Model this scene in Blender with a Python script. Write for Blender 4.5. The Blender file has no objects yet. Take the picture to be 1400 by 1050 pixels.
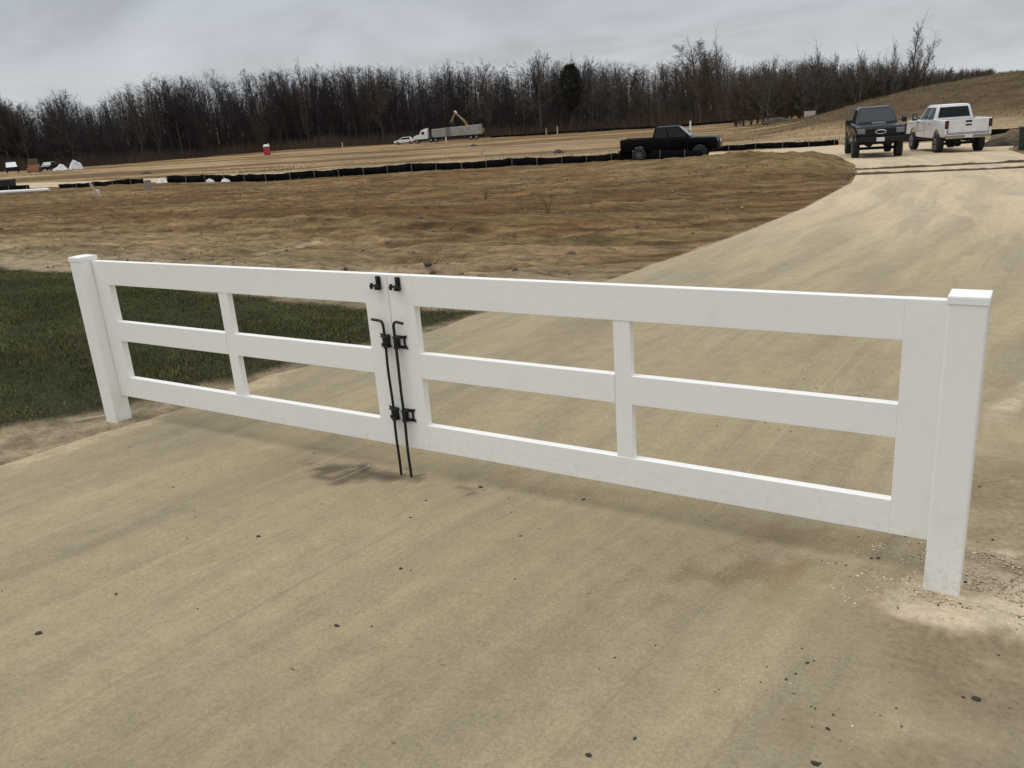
import bpy, bmesh, math, random
import numpy as np
from mathutils import Vector, Matrix
random.seed(7); RS = np.random.RandomState(11)
S = bpy.context.scene; COL = S.collection

# ------------------------------------------------------------------ camera
cam = bpy.data.objects.new("camera", bpy.data.cameras.new("camera")); COL.objects.link(cam); S.camera = cam
rt = Vector((0.8498, 0.5223, -0.0711)); up = Vector((-0.1029, 0.2966, 0.9495))
rt.normalize(); up = (up - rt*up.dot(rt)).normalized(); bk = rt.cross(up)
cam.matrix_world = Matrix(((rt.x, up.x, bk.x, 4.6033), (rt.y, up.y, bk.y, -2.7986), (rt.z, up.z, bk.z, 1.5834), (0, 0, 0, 1)))
cam.data.lens = 29.62; cam.data.sensor_width = 36; cam.data.clip_start = 0.05; cam.data.clip_end = 3000

# ------------------------------------------------------------------ sky and sun
SUN_EL, SUN_AZ = math.radians(66), math.radians(243)      # azimuth clockwise from +y
W = bpy.data.worlds.new("World"); S.world = W; W.use_nodes = True
nt = W.node_tree; nt.nodes.clear()
def N(t, ty, **k):
    n = t.nodes.new(ty)
    for a, b in k.items(): setattr(n, a, b)
    return n
def ramp(t, fac, stops, interp='LINEAR'):
    r = N(t, 'ShaderNodeValToRGB'); r.color_ramp.interpolation = interp
    while len(r.color_ramp.elements) < len(stops): r.color_ramp.elements.new(0.5)
    for e, (p, c) in zip(r.color_ramp.elements, stops):
        e.position = p; e.color = (c[0], c[1], c[2], 1) if hasattr(c, '__len__') else (c, c, c, 1)
    t.links.new(fac, r.inputs[0]); return r.outputs[0]
def mth(t, op, a, b=None, c=None):
    n = N(t, 'ShaderNodeMath', operation=op)
    for i, v in enumerate((a, b, c)):
        if v is None: continue
        if isinstance(v, (int, float)): n.inputs[i].default_value = v
        else: t.links.new(v, n.inputs[i])
    return n.outputs[0]
def mix(t, fac, a, b, mode='MIX'):
    n = N(t, 'ShaderNodeMix', data_type='RGBA', blend_type=mode)
    for s, v in ((n.inputs[0], fac), (n.inputs[6], a), (n.inputs[7], b)):
        if isinstance(v, (int, float)): s.default_value = v
        elif isinstance(v, tuple): s.default_value = (v[0], v[1], v[2], 1)
        else: t.links.new(v, s)
    return n.outputs[2]
def noise(t, vec, scale, detail=4, rough=.55, dist=0.):
    n = N(t, 'ShaderNodeTexNoise'); n.inputs['Scale'].default_value = scale; n.inputs['Detail'].default_value = detail
    n.inputs['Roughness'].default_value = rough; n.inputs['Distortion'].default_value = dist
    t.links.new(vec, n.inputs['Vector']); return n.outputs['Fac']
def mapping(t, vec, scale=(1, 1, 1), rot=(0, 0, 0), loc=(0, 0, 0)):
    m = N(t, 'ShaderNodeMapping'); m.inputs['Scale'].default_value = scale; m.inputs['Rotation'].default_value = rot
    m.inputs['Location'].default_value = loc; t.links.new(vec, m.inputs['Vector']); return m.outputs[0]
tc = N(nt, 'ShaderNodeTexCoord'); sep = N(nt, 'ShaderNodeSeparateXYZ'); nt.links.new(tc.outputs['Generated'], sep.inputs[0])
z = mth(nt, 'MAXIMUM', sep.outputs[2], 0.0)
grad = ramp(nt, z, [(0, (.60, .63, .655)), (.10, (.545, .575, .615)), (.22, (.49, .515, .57)), (.40, (.80, .82, .84)), (1.0, (.82, .83, .84))])
bright = ramp(nt, z, [(0, 0.0), (.25, 0.0), (1.0, 1.0)])
zz = mth(nt, 'ADD', z, .30)
cx = mth(nt, 'DIVIDE', sep.outputs[0], zz); cy = mth(nt, 'DIVIDE', sep.outputs[1], zz)
cmb = N(nt, 'ShaderNodeCombineXYZ'); nt.links.new(cx, cmb.inputs[0]); nt.links.new(cy, cmb.inputs[1])
cl = noise(nt, mapping(nt, cmb.outputs[0], (1.5, 1.9, 1), (0, 0, .55), (1.3, .4, 0)), 1.1, 6, .52, .5)
clf = ramp(nt, cl, [(.32, .80), (.5, 1.0), (.68, 1.14)])
over = mix(nt, 1.0, grad, clf, 'MULTIPLY')
gain = mth(nt, 'ADD', mth(nt, 'MULTIPLY', bright, .58), 1.0)
v = N(nt, 'ShaderNodeVectorMath', operation='SCALE'); nt.links.new(over, v.inputs[0]); nt.links.new(mth(nt, 'MULTIPLY', gain, 9.6), v.inputs[3])
sky = N(nt, 'ShaderNodeTexSky', sky_type='NISHITA'); sky.sun_disc = False; sky.sun_elevation = SUN_EL; sky.sun_rotation = SUN_AZ
m = mix(nt, .94, sky.outputs[0], v.outputs[0])
bg = N(nt, 'ShaderNodeBackground'); bg.inputs[1].default_value = 0.1; nt.links.new(m, bg.inputs[0])
wo = N(nt, 'ShaderNodeOutputWorld'); nt.links.new(bg.outputs[0], wo.inputs[0])
sl = bpy.data.lights.new("sun", 'SUN'); sl.energy = 0.95; sl.angle = math.radians(24); sl.color = (1, .965, .92)
so = bpy.data.objects.new("sun", sl); COL.objects.link(so)
sd = Vector((math.sin(SUN_AZ)*math.cos(SUN_EL), math.cos(SUN_AZ)*math.cos(SUN_EL), math.sin(SUN_EL)))
so.rotation_euler = sd.to_track_quat('Z', 'Y').to_euler()
S.view_settings.view_transform = 'Standard'; S.view_settings.look = 'None'; S.view_settings.exposure = 0.0; S.view_settings.gamma = 1

# ------------------------------------------------------------------ numpy noise
def h2(ix, iy, s):
    n = (ix.astype(np.int64)*374761393 + iy.astype(np.int64)*668265263 + s*1442695041) & 0xffffffff
    n = ((n ^ (n >> 13))*1274126177) & 0xffffffff
    return ((n ^ (n >> 16)) & 0xffff)/65535.0
def vn(x, y, s=0):
    ix = np.floor(x); iy = np.floor(y); fx = x-ix; fy = y-iy; fx = fx*fx*(3-2*fx); fy = fy*fy*(3-2*fy)
    a = h2(ix, iy, s); b = h2(ix+1, iy, s); c = h2(ix, iy+1, s); d = h2(ix+1, iy+1, s)
    return a+(b-a)*fx+(c-a)*fy+(a-b-c+d)*fx*fy
def fbm(x, y, s=0, o=4):
    r = 0.; a = .5; t = 0.
    for i in range(o):
        r = r+a*vn(x*2**i+17.3*i, y*2**i-9.1*i, s+i); t += a; a *= .5
    return r/t
def sst(a, b, x):
    t = np.clip((x-a)/(b-a), 0, 1); return t*t*(3-2*t)

# ------------------------------------------------------------------ lie of the land
def sp(a, w): return w*np.logaddexp(0, a/w)
def base(x, y):
    x = np.asarray(x, float); y = np.asarray(y, float)
    g = -.037*sp(y-1.7, .84)+.017*sp(y-40, 3.4)+.020*sp(y-118, 5.)
    H = np.interp(x, [-30, -23, -18, -13.6, -9, -5.6, -1, 1, 20, 60], [0, .9, 1.6, 2.75, 3.65, 4.0, 4.55, 4.6, 6.0, 7.5])
    H = H*sst(58, 104, y + .25*x)*(1-.35*sst(115, 200, y))
    d = np.hypot(x-4.46, (y-.0)*1.1)
    g = g+.012*np.exp(-((d-.25)/.12)**2)-.012*np.exp(-(d/.14)**2)-.016*sst(.5, -.1, x)*sst(1.0, .2, y)
    return g+H
XLY = [-14, -4, -.87, -.39, .22, 1.14, 2.99, 5.12, 8.6, 12.95, 19.84, 24.5, 30, 35.7, 41.2]
XLX = [-1.3, -.35, .21, .29, .43, .46, .52, .90, .98, .93, .44, -.28, -1.35, -2.95, -5.0]
XRY = [-14, -1.2, .2, 1.2, 2.2, 5, 20, 27, 32.5, 39.2, 41.2]
XRX = [4.0, 4.08, 4.12, 4.3, 4.55, 4.8, 4.95, 4.7, 3.9, 3.0, 3.0]
def xl(y): return np.interp(y, XLY, XLX) + .10*(fbm(np.asarray(y)*1.3, np.asarray(y)*0, 5, 3)-.5)
def xr(y): return np.interp(y, XRY, XRX) + .22*(fbm(np.asarray(y)*1.1, np.asarray(y)*0+3, 6, 3)-.5)
FNX = [-95, -70, -47, -42, -35, -29, -25, -21.5, -19, -16, -13, -10, -5, 3.2]
FNY = [36, 32, 31.6, 32.4, 33.4, 36.6, 38.2, 40.7, 41.6, 42.4, 42.6, 41.3, 41.2, 41.2]
FFX = [-95, -86, -61, -54, -43, -30, -22.4, -12.2, -6.5, -2.1, 3.2]
FFY = [44, 42, 41.5, 42.5, 43.6, 47.0, 48.5, 48.8, 52.0, 51.0, 50]
def fn(x): return np.interp(x, FNX, FNY) + .5*(fbm(np.asarray(x)*.5, np.asarray(x)*0, 8, 3)-.5)
def ff(x): return np.interp(x, FFX, FFY) + .9*(fbm(np.asarray(x)*.4, np.asarray(x)*0+7, 9, 3)-.5)
def xle(y): return xl(y)-np.interp(y, [1.0, 2.0, 4, 7], [.30, .05, .05, .10])
def xre(y): return xr(y)+np.interp(y, [1.5, 3.5, 8], [1.35, .6, .15])
def road_mask(x, y, soft=.16):
    a = sst(0, soft, np.minimum(x-xle(y), xre(y)-x))*((y > -14) & (y < 41.3))
    b = sst(0, soft*2.5, np.minimum(y-fn(x), ff(x)-y))*((x > -95) & (x < 3.2))
    return np.maximum(a, b)
LBY = [-14, -4, -1.5, -.4, .05, .75, 1.39, 2.24, 3.04, 3.5]; LBX = [-3.2, -1.6, -1.02, -.64, -.31, -.02, .24, .44, .53, .50]
LTX = [-40, -20, -8.6, -5.9, -2.95, -.7, .4]; LTY = [5.2, 4.4, 3.8, 3.73, 3.17, 3.02, 3.22]
def lawn_d(x, y):          # >0 inside the lawn
    w = .22*(fbm(x*2.2, y*2.2, 31, 3)-.5)
    return np.minimum(np.interp(y, LBY, LBX)-x, np.interp(x, LTX, LTY)-y)+w
CA, SA = .897, .442          # run of the graded bands over the field
def relief(x, y):
    u = x*CA+y*SA; v = -x*SA+y*CA
    r = np.hypot(x-4.6, y+2.8)
    lump = .075*(fbm(x*2.6, y*3.4, 1, 5)-.5)+.035*(fbm(x*9, y*9, 2, 3)-.5)
    row = .17*(fbm(u*.22, v*1.1, 3, 4)-.5)+.09*(fbm(u*.7, v*4.2, 4, 3)-.5)
    big = .28*(fbm(x*.12, y*.12, 12, 3)-.5)
    field = sst(3.2, 5.5, y)*sst(0, 1.2, np.interp(y, XLY, XLX)-x)+.55*sst(0, 2.0, x-np.interp(y, XRY, XRX)-.3)*sst(4, 8, y)
    far = 1-.55*sst(40, 60, y)
    z = (lump+row*1.1)*field*far+big*sst(8, 20, r)*field
    # spoil heap along the far left edge of the road, where it meets the trucks' road
    z = z+.42*np.exp(-((x+2.6)/2.6)**2-((y-27.5)/4.5)**2)*(.65+.7*fbm(x*1.7, y*1.7, 41, 3))*sst(0, 1.4, np.interp(y, XLY, XLX)-x)
    z = z+.30*np.exp(-((x+7.5)/4.)**2-((y-36)/2.2)**2)*(.5+fbm(x*1.4, y*1.4, 42, 3))*1.15
    # tyre wheelings pressed in the near field
    for k, (a, b, c, w_) in enumerate([(.20, 6.7, 1.0, .20), (.20, 8.2, 1.0, .20), (-.05, 9.6, 1., .22), (-.05, 10.9, 1., .22), (.42, 13.9, 1.2, .3), (.42, 16.0, 1.2, .3)]):
        dd = y-(b-a*(x-.5)+.35*np.sin(x*.55+k))
        z = z+(-.035*np.exp(-(dd/w_)**2)+.028*np.exp(-((np.abs(dd)-w_*1.9)/(w_*.7))**2))*sst(0, .8, np.interp(y, XLY, XLX)-x)*sst(-22, -12, x)
    z = z+.010*(fbm(x*7, y*7, 21, 3)-.5)
    return z
def gz(x, y):
    return float(base(x, y)+relief(np.array([float(x)]), np.array([float(y)]))[0]*(1-float(road_mask(np.array([float(x)]), np.array([float(y)]))[0])))

# ------------------------------------------------------------------ object helpers
def tag(o, label=None, cat=None, group=None, kind=None):
    if label: o['label'] = label
    if cat: o['category'] = cat
    if group: o['group'] = group
    if kind: o['kind'] = kind
    return o
def empty(name, loc, rz=0, label=None, cat=None, group=None):
    o = bpy.data.objects.new(name, None); COL.objects.link(o); o.location = loc; o.rotation_euler = (0, 0, rz); o.empty_display_size = .2
    return tag(o, label, cat, group)
def mesh_np(name, V, F, mat, parent=None, smooth=False, cols=None, uvs=None):
    """V (n,3), F (m,k)"""
    me = bpy.data.meshes.new(name); V = np.asarray(V, np.float32); F = np.asarray(F, np.int32); k = F.shape[1]
    me.vertices.add(len(V)); me.vertices.foreach_set('co', V.ravel())
    me.loops.add(F.size); me.loops.foreach_set('vertex_index', F.ravel())
    me.polygons.add(len(F)); me.polygons.foreach_set('loop_start', np.arange(0, F.size, k, dtype=np.int32))
    try: me.polygons.foreach_set('loop_total', np.full(len(F), k, np.int32))
    except Exception: pass
    if smooth: me.polygons.foreach_set('use_smooth', np.ones(len(F), bool))
    if cols is not None:
        a = me.color_attributes.new('Col', 'FLOAT_COLOR', 'POINT')
        c = np.ones((len(V), 4), np.float32); c[:, :3] = cols; a.data.foreach_set('color', c.ravel())
    if uvs is not None:
        u = me.uv_layers.new(name='UVMap'); u.data.foreach_set('uv', np.asarray(uvs, np.float32)[F.ravel()].ravel())
    me.update(calc_edges=True); me.validate()
    if mat: me.materials.append(mat)
    o = bpy.data.objects.new(name, me); COL.objects.link(o)
    if parent: o.parent = parent
    return o
class MB:
    def __init__(s): s.v = []; s.f = []
    def add(s, vs, fs, M=None):
        b = len(s.v)
        s.v += [tuple(M @ Vector(p)) if M else tuple(p) for p in vs]; s.f += [tuple(i+b for i in f) for f in fs]; return s
    def box(s, x0, x1, y0, y1, z0, z1, M=None):
        return s.add([(x0, y0, z0), (x1, y0, z0), (x1, y1, z0), (x0, y1, z0), (x0, y0, z1), (x1, y0, z1), (x1, y1, z1), (x0, y1, z1)],
                     [(0, 3, 2, 1), (4, 5, 6, 7), (0, 1, 5, 4), (1, 2, 6, 5), (2, 3, 7, 6), (3, 0, 4, 7)], M)
    def hexa(s, lo, hi):     # two quads (lists of 4 points), counter-clockwise from above
        return s.add(list(lo)+list(hi), [(0, 3, 2, 1), (4, 5, 6, 7), (0, 1, 5, 4), (1, 2, 6, 5), (2, 3, 7, 6), (3, 0, 4, 7)])
    def prism(s, poly, y0, y1, M=None):      # poly in x,z extruded along y
        n = len(poly)
        return s.add([(x, y0, z_) for x, z_ in poly]+[(x, y1, z_) for x, z_ in poly],
                     [tuple(range(n)), tuple(range(2*n-1, n-1, -1))]+[(i, i+n, (i+1) % n+n, (i+1) % n) for i in range(n)], M)
    def tube(s, pts, r, n=8, cap=True):
        pts = [Vector(p) for p in pts]; rs = r if hasattr(r, '__len__') else [r]*len(pts); b = len(s.v); pa = None
        for i, p in enumerate(pts):
            d = ((pts[min(i+1, len(pts)-1)]-pts[max(i-1, 0)])).normalized()
            a = d.orthogonal().normalized() if pa is None else (pa-d*pa.dot(d)).normalized()
            pa = a; c = d.cross(a)
            for k in range(n):
                t = 2*math.pi*k/n; s.v.append(tuple(p+(a*math.cos(t)+c*math.sin(t))*rs[i]))
        for i in range(len(pts)-1):
            for k in range(n):
                s.f.append((b+i*n+k, b+i*n+(k+1) % n, b+(i+1)*n+(k+1) % n, b+(i+1)*n+k))
        if cap:
            s.f.append(tuple(b+k for k in reversed(range(n)))); e = b+(len(pts)-1)*n; s.f.append(tuple(e+k for k in range(n)))
        return s
    def cyl(s, c, axis, r, h, n=20, r2=None):
        c = Vector(c); a = Vector(axis).normalized(); return s.tube([c-a*h/2, c+a*h/2], [r, r if r2 is None else r2], n)
    def build(s, name, mat, parent=None, bevel=0, seg=2, smooth=False):
        me = bpy.data.meshes.new(name); me.from_pydata(s.v, [], s.f); me.update()
        bm = bmesh.new(); bm.from_mesh(me); bmesh.ops.recalc_face_normals(bm, faces=bm.faces)
        if bevel: bmesh.ops.bevel(bm, geom=[e for e in bm.edges if len(e.link_faces) == 2 and e.calc_face_angle(0) > .5], offset=bevel, segments=seg, profile=.5, affect='EDGES', clamp_overlap=True)
        if smooth:
            for f in bm.faces: f.smooth = True
            for e in bm.edges:
                if len(e.link_faces) == 2 and e.calc_face_angle(0) > .6: e.smooth = False
        bm.to_mesh(me); bm.free(); me.materials.append(mat)
        o = bpy.data.objects.new(name, me); COL.objects.link(o)
        if parent: o.parent = parent
        return o
def copy_tree(o, parent=None):
    c = o.copy(); COL.objects.link(c)
    if parent: c.parent = parent
    for ch in list(o.children): copy_tree(ch, c)
    return c

# ------------------------------------------------------------------ materials
def mat(name, col, rough=.7, metal=0, spec=.5, var=0, vscale=8, bump=0, bscale=60, bdist=.002, col2=None, coat=0):
    m = bpy.data.materials.new(name); m.use_nodes = True; t = m.node_tree; b = t.nodes['Principled BSDF']
    b.inputs['Roughness'].default_value = rough; b.inputs['Metallic'].default_value = metal; b.inputs['Specular IOR Level'].default_value = spec
    b.inputs['Coat Weight'].default_value = coat
    b.inputs['Base Color'].default_value = (*col, 1)
    tcn = N(t, 'ShaderNodeTexCoord')
    if var or col2:
        f = noise(t, tcn.outputs['Object'], vscale, 6, .62)
        c2 = col2 or tuple(c*(1-var) for c in col)
        t.links.new(ramp(t, f, [(.35, c2), (.62, col)]), b.inputs['Base Color'])
    if bump:
        bn = N(t, 'ShaderNodeBump'); bn.inputs['Strength'].default_value = bump; bn.inputs['Distance'].default_value = bdist
        t.links.new(noise(t, tcn.outputs['Object'], bscale, 5, .6), bn.inputs['Height']); t.links.new(bn.outputs[0], b.inputs['Normal'])
    return m
def vinyl():
    m = bpy.data.materials.new('white_vinyl'); m.use_nodes = True; t = m.node_tree; b = t.nodes['Principled BSDF']
    tcn = N(t, 'ShaderNodeTexCoord'); o = tcn.outputs['Object']
    dirt = noise(t, o, 5, 8, .7, .6); fine = noise(t, mapping(t, o, (3, 3, 26)), 9, 6, .7)
    scuff = noise(t, mapping(t, o, (1.5, 2, 12)), 4, 9, .8, 1.5)
    c = mix(t, ramp(t, dirt, [(.30, .4), (.46, 0.0)]), (.87, .87, .84), (.77, .76, .715))
    c = mix(t, ramp(t, scuff, [(.64, 0.0), (.72, .55)]), c, (.48, .45, .39))
    c = mix(t, ramp(t, fine, [(.30, .16), (.55, 0.0)]), c, (.66, .65, .61))
    sz = N(t, 'ShaderNodeSeparateXYZ'); t.links.new(o, sz.inputs[0])
    low = ramp(t, sz.outputs[2], [(.0, .75), (.10, .45), (.30, 0.0)]); spl = mth(t, 'MULTIPLY', low, ramp(t, noise(t, o, 28, 8, .8), [(.50, 0.0), (.64, .8)]))
    c = mix(t, spl, c, (.50, .43, .31))
    t.links.new(c, b.inputs['Base Color']); b.inputs['Roughness'].default_value = .42; b.inputs['Specular IOR Level'].default_value = .4
    bn = N(t, 'ShaderNodeBump'); bn.inputs['Strength'].default_value = .25; bn.inputs['Distance'].default_value = .0015
    t.links.new(fine, bn.inputs['Height']); t.links.new(bn.outputs[0], b.inputs['Normal'])
    return m
M_VINYL = vinyl()
M_IRON = mat('black_iron', (.016, .015, .014), .5, .3, .5, var=.4, bump=.3, bscale=90)
M_TYRE = mat('tyre_rubber', (.018, .018, .018), .85, var=.3, vscale=20)
M_RIM = mat('alloy_rim', (.30, .31, .32), .35, .8)
M_BLACKRIM = mat('dark_rim', (.06, .06, .065), .4, .7)
M_GLASS = mat('dark_glass', (.005, .007, .008), .12, 0, .22)
M_GLASSB = mat('windscreen_glass', (.014, .019, .024), .12, 0, .45)
M_WHITE = mat('white_paint', (.74, .745, .74), .28, 0, .5, var=.12, vscale=3, coat=.6)
M_NAVY = mat('midnight_paint', (.004, .007, .016), .2, .0, .28, coat=.0, var=.2, vscale=4)
M_BLACKP = mat('black_paint', (.003, .003, .0035), .35, 0, .10)
M_TRIM = mat('black_plastic', (.010, .010, .011), .6, spec=.3)
M_UNDER = mat('chassis_dark', (.014, .013, .012), .85)
M_CHROME = mat('chrome', (.62, .62, .63), .18, 1)
M_LAMP = mat('lamp_lens', (.15, .165, .18), .2, .2, .6, coat=.5)
M_RED = mat('red_lens', (.055, .010, .010), .2, coat=1)
M_PLATE = mat('licence_plate', (.62, .63, .64), .4)
M_PLATEINK = mat('plate_ink', (.03, .04, .08), .5)

def ground_mat():
    m = bpy.data.materials.new('bare_earth'); m.use_nodes = True; t = m.node_tree; b = t.nodes['Principled BSDF']
    at = N(t, 'ShaderNodeAttribute', attribute_name='Col'); g = N(t, 'ShaderNodeNewGeometry'); o = g.outputs['Position']
    f1 = noise(t, o, 6, 8, .68); f2 = noise(t, o, 42, 6, .7); f3 = noise(t, mapping(t, o, (.35, 2.2, 1), (0, 0, -.46)), 1.6, 6, .65)
    f0 = noise(t, mapping(t, o, (1, 2.2, 1), (0, 0, -.46)), 2.4, 8, .72, .6); k = mix(t, 1.0, ramp(t, f1, [(.32, .62), (.5, 1.0), (.70, 1.28)]), ramp(t, f2, [(.3, .72), (.5, 1.0), (.7, 1.25)]), 'MULTIPLY')
    k = mix(t, 1.0, k, ramp(t, f0, [(.36, .62), (.5, 1.0), (.64, 1.25)]), 'MULTIPLY')
    sy = N(t, 'ShaderNodeSeparateXYZ'); t.links.new(o, sy.inputs[0]); fy = ramp(t, mth(t, 'MULTIPLY', sy.outputs[1], .1), [(.25, .12), (.55, 1.0)])
    k = mix(t, fy, k, mix(t, 1.0, k, ramp(t, f3, [(.32, .70), (.48, 1.0), (.68, 1.22)]), 'MULTIPLY'))
    f4 = noise(t, mapping(t, o, (.5, 5.5, 1), (0, 0, -.40)), 1.5, 7, .7, .3); k = mix(t, fy, k, mix(t, 1.0, k, ramp(t, f4, [(.34, .74), (.5, 1.0), (.66, 1.15)]), 'MULTIPLY'))
    c = mix(t, 1.0, at.outputs['Color'], k, 'MULTIPLY')
    vor = N(t, 'ShaderNodeTexVoronoi'); vor.inputs['Scale'].default_value = 16; t.links.new(o, vor.inputs['Vector'])
    spots = mth(t, 'MULTIPLY', ramp(t, vor.outputs['Distance'], [(.08, 1.0), (.16, 0.0)]), ramp(t, noise(t, o, 2.3, 3), [(.58, 0.0), (.68, .7)]))
    c = mix(t, spots, c, (.035, .027, .02))
    t.links.new(c, b.inputs['Base Color']); b.inputs['Roughness'].default_value = .95; b.inputs['Specular IOR Level'].default_value = .15
    bn = N(t, 'ShaderNodeBump'); bn.inputs['Strength'].default_value = 1.0; bn.inputs['Distance'].default_value = .045
    t.links.new(mth(t, 'ADD', noise(t, o, 22, 8, .7), mth(t, 'MULTIPLY', f1, 1.5)), bn.inputs['Height']); t.links.new(bn.outputs[0], b.inputs['Normal'])
    return m
def road_mat():
    m = bpy.data.materials.new('dusty_gravel_road'); m.use_nodes = True; t = m.node_tree; b = t.nodes['Principled BSDF']
    at = N(t, 'ShaderNodeAttribute', attribute_name='Col'); uv = N(t, 'ShaderNodeUVMap', uv_map='UVMap').outputs[0]
    g = N(t, 'ShaderNodeNewGeometry'); o = g.outputs['Position']
    st = noise(t, mapping(t, uv, (1.25, .14, 1)), 1.5, 7, .56, .7); st2 = noise(t, mapping(t, uv, (9, .8, 1)), 1.0, 7, .62, .6)
    st3 = noise(t, mapping(t, uv, (42, 1.4, 1)), 1.0, 5, .7, .2)
    cloud = noise(t, o, .9, 6, .6, .5); f1 = noise(t, o, 9, 8, .7); f2 = noise(t, o, 70, 6, .8); wisp = noise(t, mapping(t, uv, (5, 1.1, 1)), 2.2, 8, .75, 1.2)
    c = mix(t, ramp(t, st, [(.40, 0.0), (.58, 1.0)]), (.262, .224, .150), (.345, .288, .178))
    c = mix(t, ramp(t, cloud, [(.36, .0), (.66, .55)]), c, (.318, .252, .158))
    k = mix(t, 1.0, ramp(t, st2, [(.28, .90), (.5, 1.0), (.72, 1.08)]), ramp(t, f1, [(.3, .88), (.5, 1.0), (.72, 1.1)]), 'MULTIPLY')
    k = mix(t, 1.0, k, ramp(t, f2, [(.32, .76), (.5, 1.0), (.68, 1.18)]), 'MULTIPLY')
    k = mix(t, 1.0, k, ramp(t, noise(t, o, 240, 3, .7), [(.34, .84), (.5, 1.0), (.66, 1.12)]), 'MULTIPLY'); k = mix(t, 1.0, k, ramp(t, st3, [(.3, .97), (.5, 1.0), (.7, 1.03)]), 'MULTIPLY')
    k = mix(t, 1.0, k, at.outputs['Color'], 'MULTIPLY')
    c = mix(t, 1.0, c, k, 'MULTIPLY')
    dr_ = noise(t, mapping(t, uv, (15, .10, 1), (0, 0, .02)), 1.3, 4, .6, .25); c = mix(t, ramp(t, dr_, [(.63, 0.0), (.68, .30)]), c, (.43, .36, .24)); c = mix(t, ramp(t, dr_, [(.30, .28), (.36, 0.0)]), c, (.17, .145, .10))
    c = mix(t, ramp(t, wisp, [(.64, 0.0), (.76, .55)]), c, (.46, .40, .28)); c = mix(t, ramp(t, wisp, [(.25, .45), (.36, 0.0)]), c, (.17, .145, .10))
    # small dark crumbs of soil trodden into the dust
    vor = N(t, 'ShaderNodeTexVoronoi'); vor.inputs['Scale'].default_value = 21; t.links.new(mapping(t, o, (.62, 1.25, .05), (0, 0, .35)), vor.inputs['Vector'])
    sc = N(t, 'ShaderNodeSeparateColor'); t.links.new(vor.outputs['Color'], sc.inputs[0])
    pick = ramp(t, mth(t, 'ADD', mth(t, 'MULTIPLY', sc.outputs[0], .74), mth(t, 'MULTIPLY', noise(t, o, 1.3, 5, .7), .50)), [(.955, 0.0), (.975, 1.0)])
    sp_ = mth(t, 'MULTIPLY', ramp(t, vor.outputs['Distance'], [(.07, .7), (.17, 0.0)]), pick)
    c = mix(t, sp_, c, (.085, .065, .042))
    a2 = N(t, 'ShaderNodeAttribute', attribute_name='Verge'); a3 = N(t, 'ShaderNodeAttribute', attribute_name='Dirt')
    g1 = noise(t, o, 6, 8, .68); g2 = noise(t, o, 42, 6, .7)
    kk = mix(t, 1.0, ramp(t, g1, [(.30, .74), (.5, 1.0), (.72, 1.20)]), ramp(t, g2, [(.3, .74), (.5, 1.0), (.7, 1.2)]), 'MULTIPLY')
    dm = ramp(t, mth(t, 'ADD', a3.outputs['Fac'], mth(t, 'MULTIPLY', mth(t, 'SUBTRACT', g1, .5), 1.1)), [(.30, 0.0), (.70, 1.0)])
    c = mix(t, dm, c, mix(t, 1.0, a2.outputs['Color'], kk, 'MULTIPLY'))
    t.links.new(c, b.inputs['Base Color']); b.inputs['Roughness'].default_value = .93; b.inputs['Specular IOR Level'].default_value = .2
    bn = N(t, 'ShaderNodeBump'); bn.inputs['Strength'].default_value = .55; bn.inputs['Distance'].default_value = .008
    hh = mth(t, 'ADD', mth(t, 'MULTIPLY', f1, 1.0), mth(t, 'ADD', mth(t, 'MULTIPLY', f2, .55), mth(t, 'MULTIPLY', noise(t, o, 240, 4, .7), .30))); hh = mth(t, 'ADD', hh, mth(t, 'MULTIPLY', st2, .6))
    t.links.new(hh, bn.inputs['Height']); t.links.new(bn.outputs[0], b.inputs['Normal'])
    return m
M_GROUND = ground_mat(); M_ROAD = road_mat()

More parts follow.
